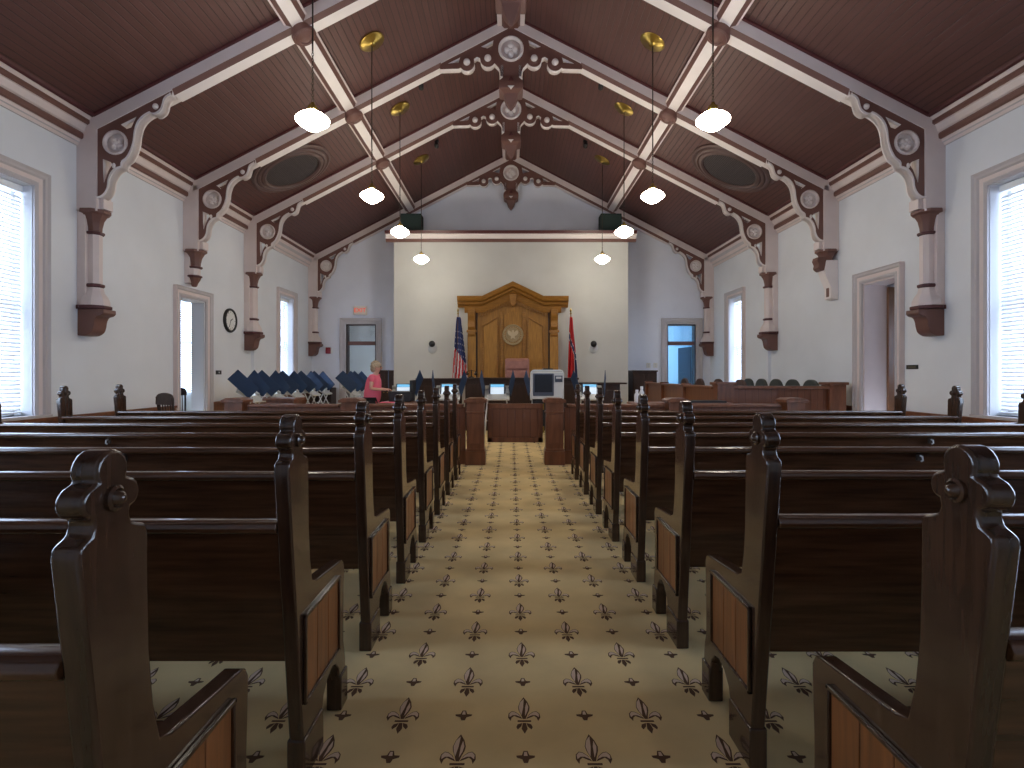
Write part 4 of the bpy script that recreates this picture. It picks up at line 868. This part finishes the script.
# ------------------------------------------------------------------ voting booths
def make_booth():
    t = thing('voting_booth', '', 'voting booth')
    for sx in (-1, 1):
        for sy in (-1, 1):
            b = B(); b.tube([(sx*.27, sy*.30, 0), (sx*.19, -sy*.10, .86)], .014, 8); b.build('leg', STEEL, t, smooth=50)
    b = B(); b.tube([(-.2, .1, .55), (.2, .1, .55)], .011, 6); b.tube([(-.24, -.2, .34), (.24, -.2, .34)], .011, 6); b.build('stretcher', STEEL, t, smooth=50)
    a = R(30); M = Matrix.Translation((0, 0, .88)) @ Matrix.Rotation(a, 4, 'X')
    b = B(); b.box(-.26, -.20, -.04, .26, .22, .0); b.box(-.26, .18, 0, .26, .22, .08); b.xf(M); b.build('tray', GREYP, t, bevel=.012)
    M2 = Matrix.Translation((0, .04, .95)) @ Matrix.Rotation(R(62), 4, 'X')
    b = B(); b.box(-.17, -.13, -.05, .17, .17, .0); b.xf(M2); h = b.build('terminal', SLATE, t, bevel=.012)
    b = B(); b.box(-.14, -.09, .0, .14, .08, .004); b.xf(M2); b.build('screen', SCREENW, h)
    b = B(); b.box(-.14, .085, .0, .14, .145, .004); b.xf(M2); b.build('screen_header', SCREENB, h)
    b = B(); b.box(.18, -.02, .0, .24, .16, .05); b.xf(M); b.build('card_reader', GREYP, t, bevel=.008)
    for sx in (-1, 1):
        b = B(); b.box(-.006, -.26, -.13, .006, .26, .13); M3 = Matrix.Translation((sx*.31, .03, 1.11)) @ Matrix.Rotation(R(-14*sx), 4, 'Z') @ Matrix.Rotation(R(45), 4, 'X'); b.xf(M3); b.build('privacy_flap', NAVY, t, bevel=.003)
    return t
vb = make_booth(); GB = 'voting booths with navy flaps'
spots = [((-2.26, 11.6), 0, 'voting booth with lit screen just right of the woman'),
 ((-1.32, 11.6), 0, 'voting booth with lit screen left of the rail gate post, before the flag'),
 ((-.29, 11.6), 0, 'voting booth with lit screen directly below the judge chair'),
 ((.66, 11.75), 0, 'voting booth mostly hidden behind the white ballot scanner'),
 ((1.66, 11.6), 0, 'voting booth with lit screen right of the ballot scanner')]
for k, (y, w_) in enumerate(((10.72, 'nearest'), (11.72, 'second'), (12.75, 'third'), (13.85, 'fourth'), (14.75, 'farthest'))): spots.append(((-5.0, y), R(90), f'voting booth seen side on in the row by the left wall, {w_}'))
spots += [((-3.95, 13.75), R(90), 'voting booth standing in front of the far left doorway, nearer one'), ((-3.95, 14.75), R(90), 'voting booth standing in front of the far left doorway, farther one')]
for k, (p, rz, l) in enumerate(spots):
    o = vb if k == 0 else copy_tree(vb); o.location = (p[0], p[1], 0); o.rotation_euler[2] = rz; o['label'] = l; o['group'] = GB
# ballot scanner
t = thing('ballot_scanner', 'big white ballot scanner with dark screen behind the gate', 'ballot scanner', (.68, 10.55, -.03))
b = B(); b.box(-.31, -.22, .86, .31, .25, 1.37); b.prism([(-.31, 1.37), (.31, 1.37), (.27, 1.41), (-.25, 1.41)], -.2, .25); b.build('housing', GREYP, t, bevel=.02, seg=3)
b = B(); b.box(-.27, -.235, 0.92, .12, -.21, 1.34); h = b.build('bezel', SLATE, t, bevel=.012); b = B(); b.box(-.24, -.24, .99, .09, -.233, 1.32); b.build('screen', DSCREEN, h)
b = B(); b.box(.14, -.232, 1.18, .28, -.215, 1.30); p = b.build('keypad', SLATE, t, bevel=.004); b = B(); b.box(.16, -.236, 1.24, .26, -.23, 1.28); b.build('display', GREYP, p)
b = B(); b.box(-.07, -.05, 1.40, .12, .1, 1.435); b.build('paper_tray', BLACK, t, bevel=.006)
b = B(); b.box(-.27, -.16, .33, .27, .2, .86); b.build('ballot_bin', BLACK, t, bevel=.01)
for sx in (-1, 1):
    for sy in (-.12, .16):
        b = B(); b.box(sx*.24-.02, sy-.02, .09, sx*.24+.02, sy+.02, .34); l = b.build('leg', BLACK, t); b = B(); b.lathe([(.035, -.012), (.035, .012)], (sx*.24, sy, .065), 14, 0, Matrix.Rotation(R(90), 3, 'Y')); b.build('caster', BLACK, l)

# ------------------------------------------------------------------ the woman in pink
def skin(name, verts, edges, rad, m, parent, roots=(0,), sub=2):
    me = bpy.data.meshes.new(name); me.from_pydata(verts, edges, []); me.materials.append(m)
    o = bpy.data.objects.new(name, me); C.objects.link(o)
    if parent: o.parent = parent
    md = o.modifiers.new('skin', 'SKIN'); md.use_smooth_shade = True
    if not me.skin_vertices: 
        bpy.context.view_layer.objects.active = o; bpy.ops.mesh.customdata_skin_add()
    for i, r in enumerate(rad):
        sv = me.skin_vertices[0].data[i]; sv.radius = r if isinstance(r, tuple) else (r, r); sv.use_root = i in roots
    s = o.modifiers.new('sub', 'SUBSURF'); s.levels = sub; s.render_levels = sub
    return o
def woman():
    V = []; E = []; Rd = []
    def ad(p, r, frm=None):
        V.append(p); Rd.append(r)
        if frm is not None: E.append((frm, len(V)-1))
        return len(V)-1
    pel = ad((0, 0, .90), (.13, .15)); sp = ad((.02, 0, 1.06), (.11, .13), pel); ch = ad((.05, 0, 1.24), (.115, .15), sp); nb = ad((.07, 0, 1.36), (.07, .09), ch)
    nk = ad((.09, 0, 1.42), .048, nb); ja = ad((.115, 0, 1.475), (.068, .062), nk); hd = ad((.115, 0, 1.54), (.092, .078), ja); tp = ad((.105, 0, 1.595), (.075, .066), hd)
    hands = []
    for s in (-1, 1):
        sh = ad((.06, s*.15, 1.34), .055, ch); el = ad((.03, s*.22, 1.09), .042, sh); wr = ad((.24, s*.15, 1.07), .028, el); pm = ad((.305, s*.135, 1.065), (.018, .036), wr); hands.append((s, wr, pm))
        hp = ad((0, s*.085, .82), .095, pel); kn = ad((.03, s*.09, .47), .06, hp); an = ad((-.01, s*.09, .09), .04, kn); ft = ad((.12, s*.09, .035), .035, an)
        for k, (dy, L) in enumerate(((-.027, .065), (-.009, .078), (.009, .073), (.027, .058))):
            a = ad((.335, s*.135+dy, 1.068), .0095, pm); c = ad((.335+L*.55, s*.135+dy*1.1, 1.06), .009, a); ad((.335+L*.85, s*.135+dy*1.1, 1.035), .0075, c)
        a = ad((.285, s*(.135-.042), 1.06), .011, pm); ad((.32, s*(.135-.06), 1.045), .009, a)
    t = thing('person', 'person in a bright pink shirt leaning over a black case', 'person', (-2.75, 10.95, 0), R(0)); t.scale = (.93, .93, .93)
    body = skin('body', V, E, Rd, SKIN, t)
    # face
    b = B(); b.sphere((.205, 0, 1.528), .02, 10, 8, sc=(1, .7, 1.1)); b.build('nose', SKIN, t, smooth=60)
    for s in (-1, 1):
        b = B(); b.sphere((.193, s*.034, 1.55), .011, 8, 6); b.build('eye', DARKW, t, smooth=60)
        b = B(); b.sphere((.11, s*.083, 1.535), .028, 10, 8, sc=(.8, .4, 1.2)); b.build('ear', SKIN, t, smooth=60)
    b = B(); b.sphere((.186, 0, 1.485), .02, 10, 6, sc=(.5, 1.2, .4)); b.build('mouth', mat('lip pink', (.5, .16, .14), .5), t, smooth=60)
    b = B(); rnd = random.Random(2)
    b.sphere((.085, 0, 1.575), .108, 18, 12, sc=(1.0, .95, .9)); b.sphere((.04, 0, 1.51), .085, 16, 10, sc=(.85, 1.1, 1.0))
    for k in range(46):
        a = rnd.uniform(0, 2*math.pi); e = rnd.uniform(-.3, 1.4); d = Vector((math.cos(e)*math.cos(a), math.cos(e)*math.sin(a), math.sin(e)))
        if d.x > .45 and d.z < .55: continue
        b.sphere(tuple(Vector((.08, 0, 1.56))+d*.098), rnd.uniform(.022, .034), 8, 6)
    b.build('hair', HAIR, t, smooth=70)
    # shirt
    V2 = [(0, 0, .72), (.02, 0, 1.06), (.05, 0, 1.24), (.07, 0, 1.345), (.085, 0, 1.385)]; E2 = [(0, 1), (1, 2), (2, 3), (3, 4)]; R2 = [(.20, .225), (.165, .185), (.145, .165), (.10, .12), (.06, .062)]
    for s in (-1, 1): V2 += [(.06, s*.16, 1.335), (.045, s*.20, 1.20)]; n = len(V2); E2 += [(2, n-2), (n-2, n-1)]; R2 += [.075, .068]
    skin('shirt', V2, E2, R2, PINK, t)
    V3 = [(0, 0, .92), (0, .085, .82), (.03, .09, .47), (-.01, .09, .12), (0, -.085, .82), (.03, -.09, .47), (-.01, -.09, .12)]
    skin('trousers', V3, [(0, 1), (1, 2), (2, 3), (0, 4), (4, 5), (5, 6)], [(.145, .165), .11, .075, .065, .11, .075, .065], BPANTS, t)
    for s in (-1, 1):
        b = B(); b.sphere((.06, s*.09, .035), .05, 12, 8, sc=(2.2, .9, .7)); b.build('shoe', BLACK, t, smooth=60)
woman()
bpy.context.view_layer.update()
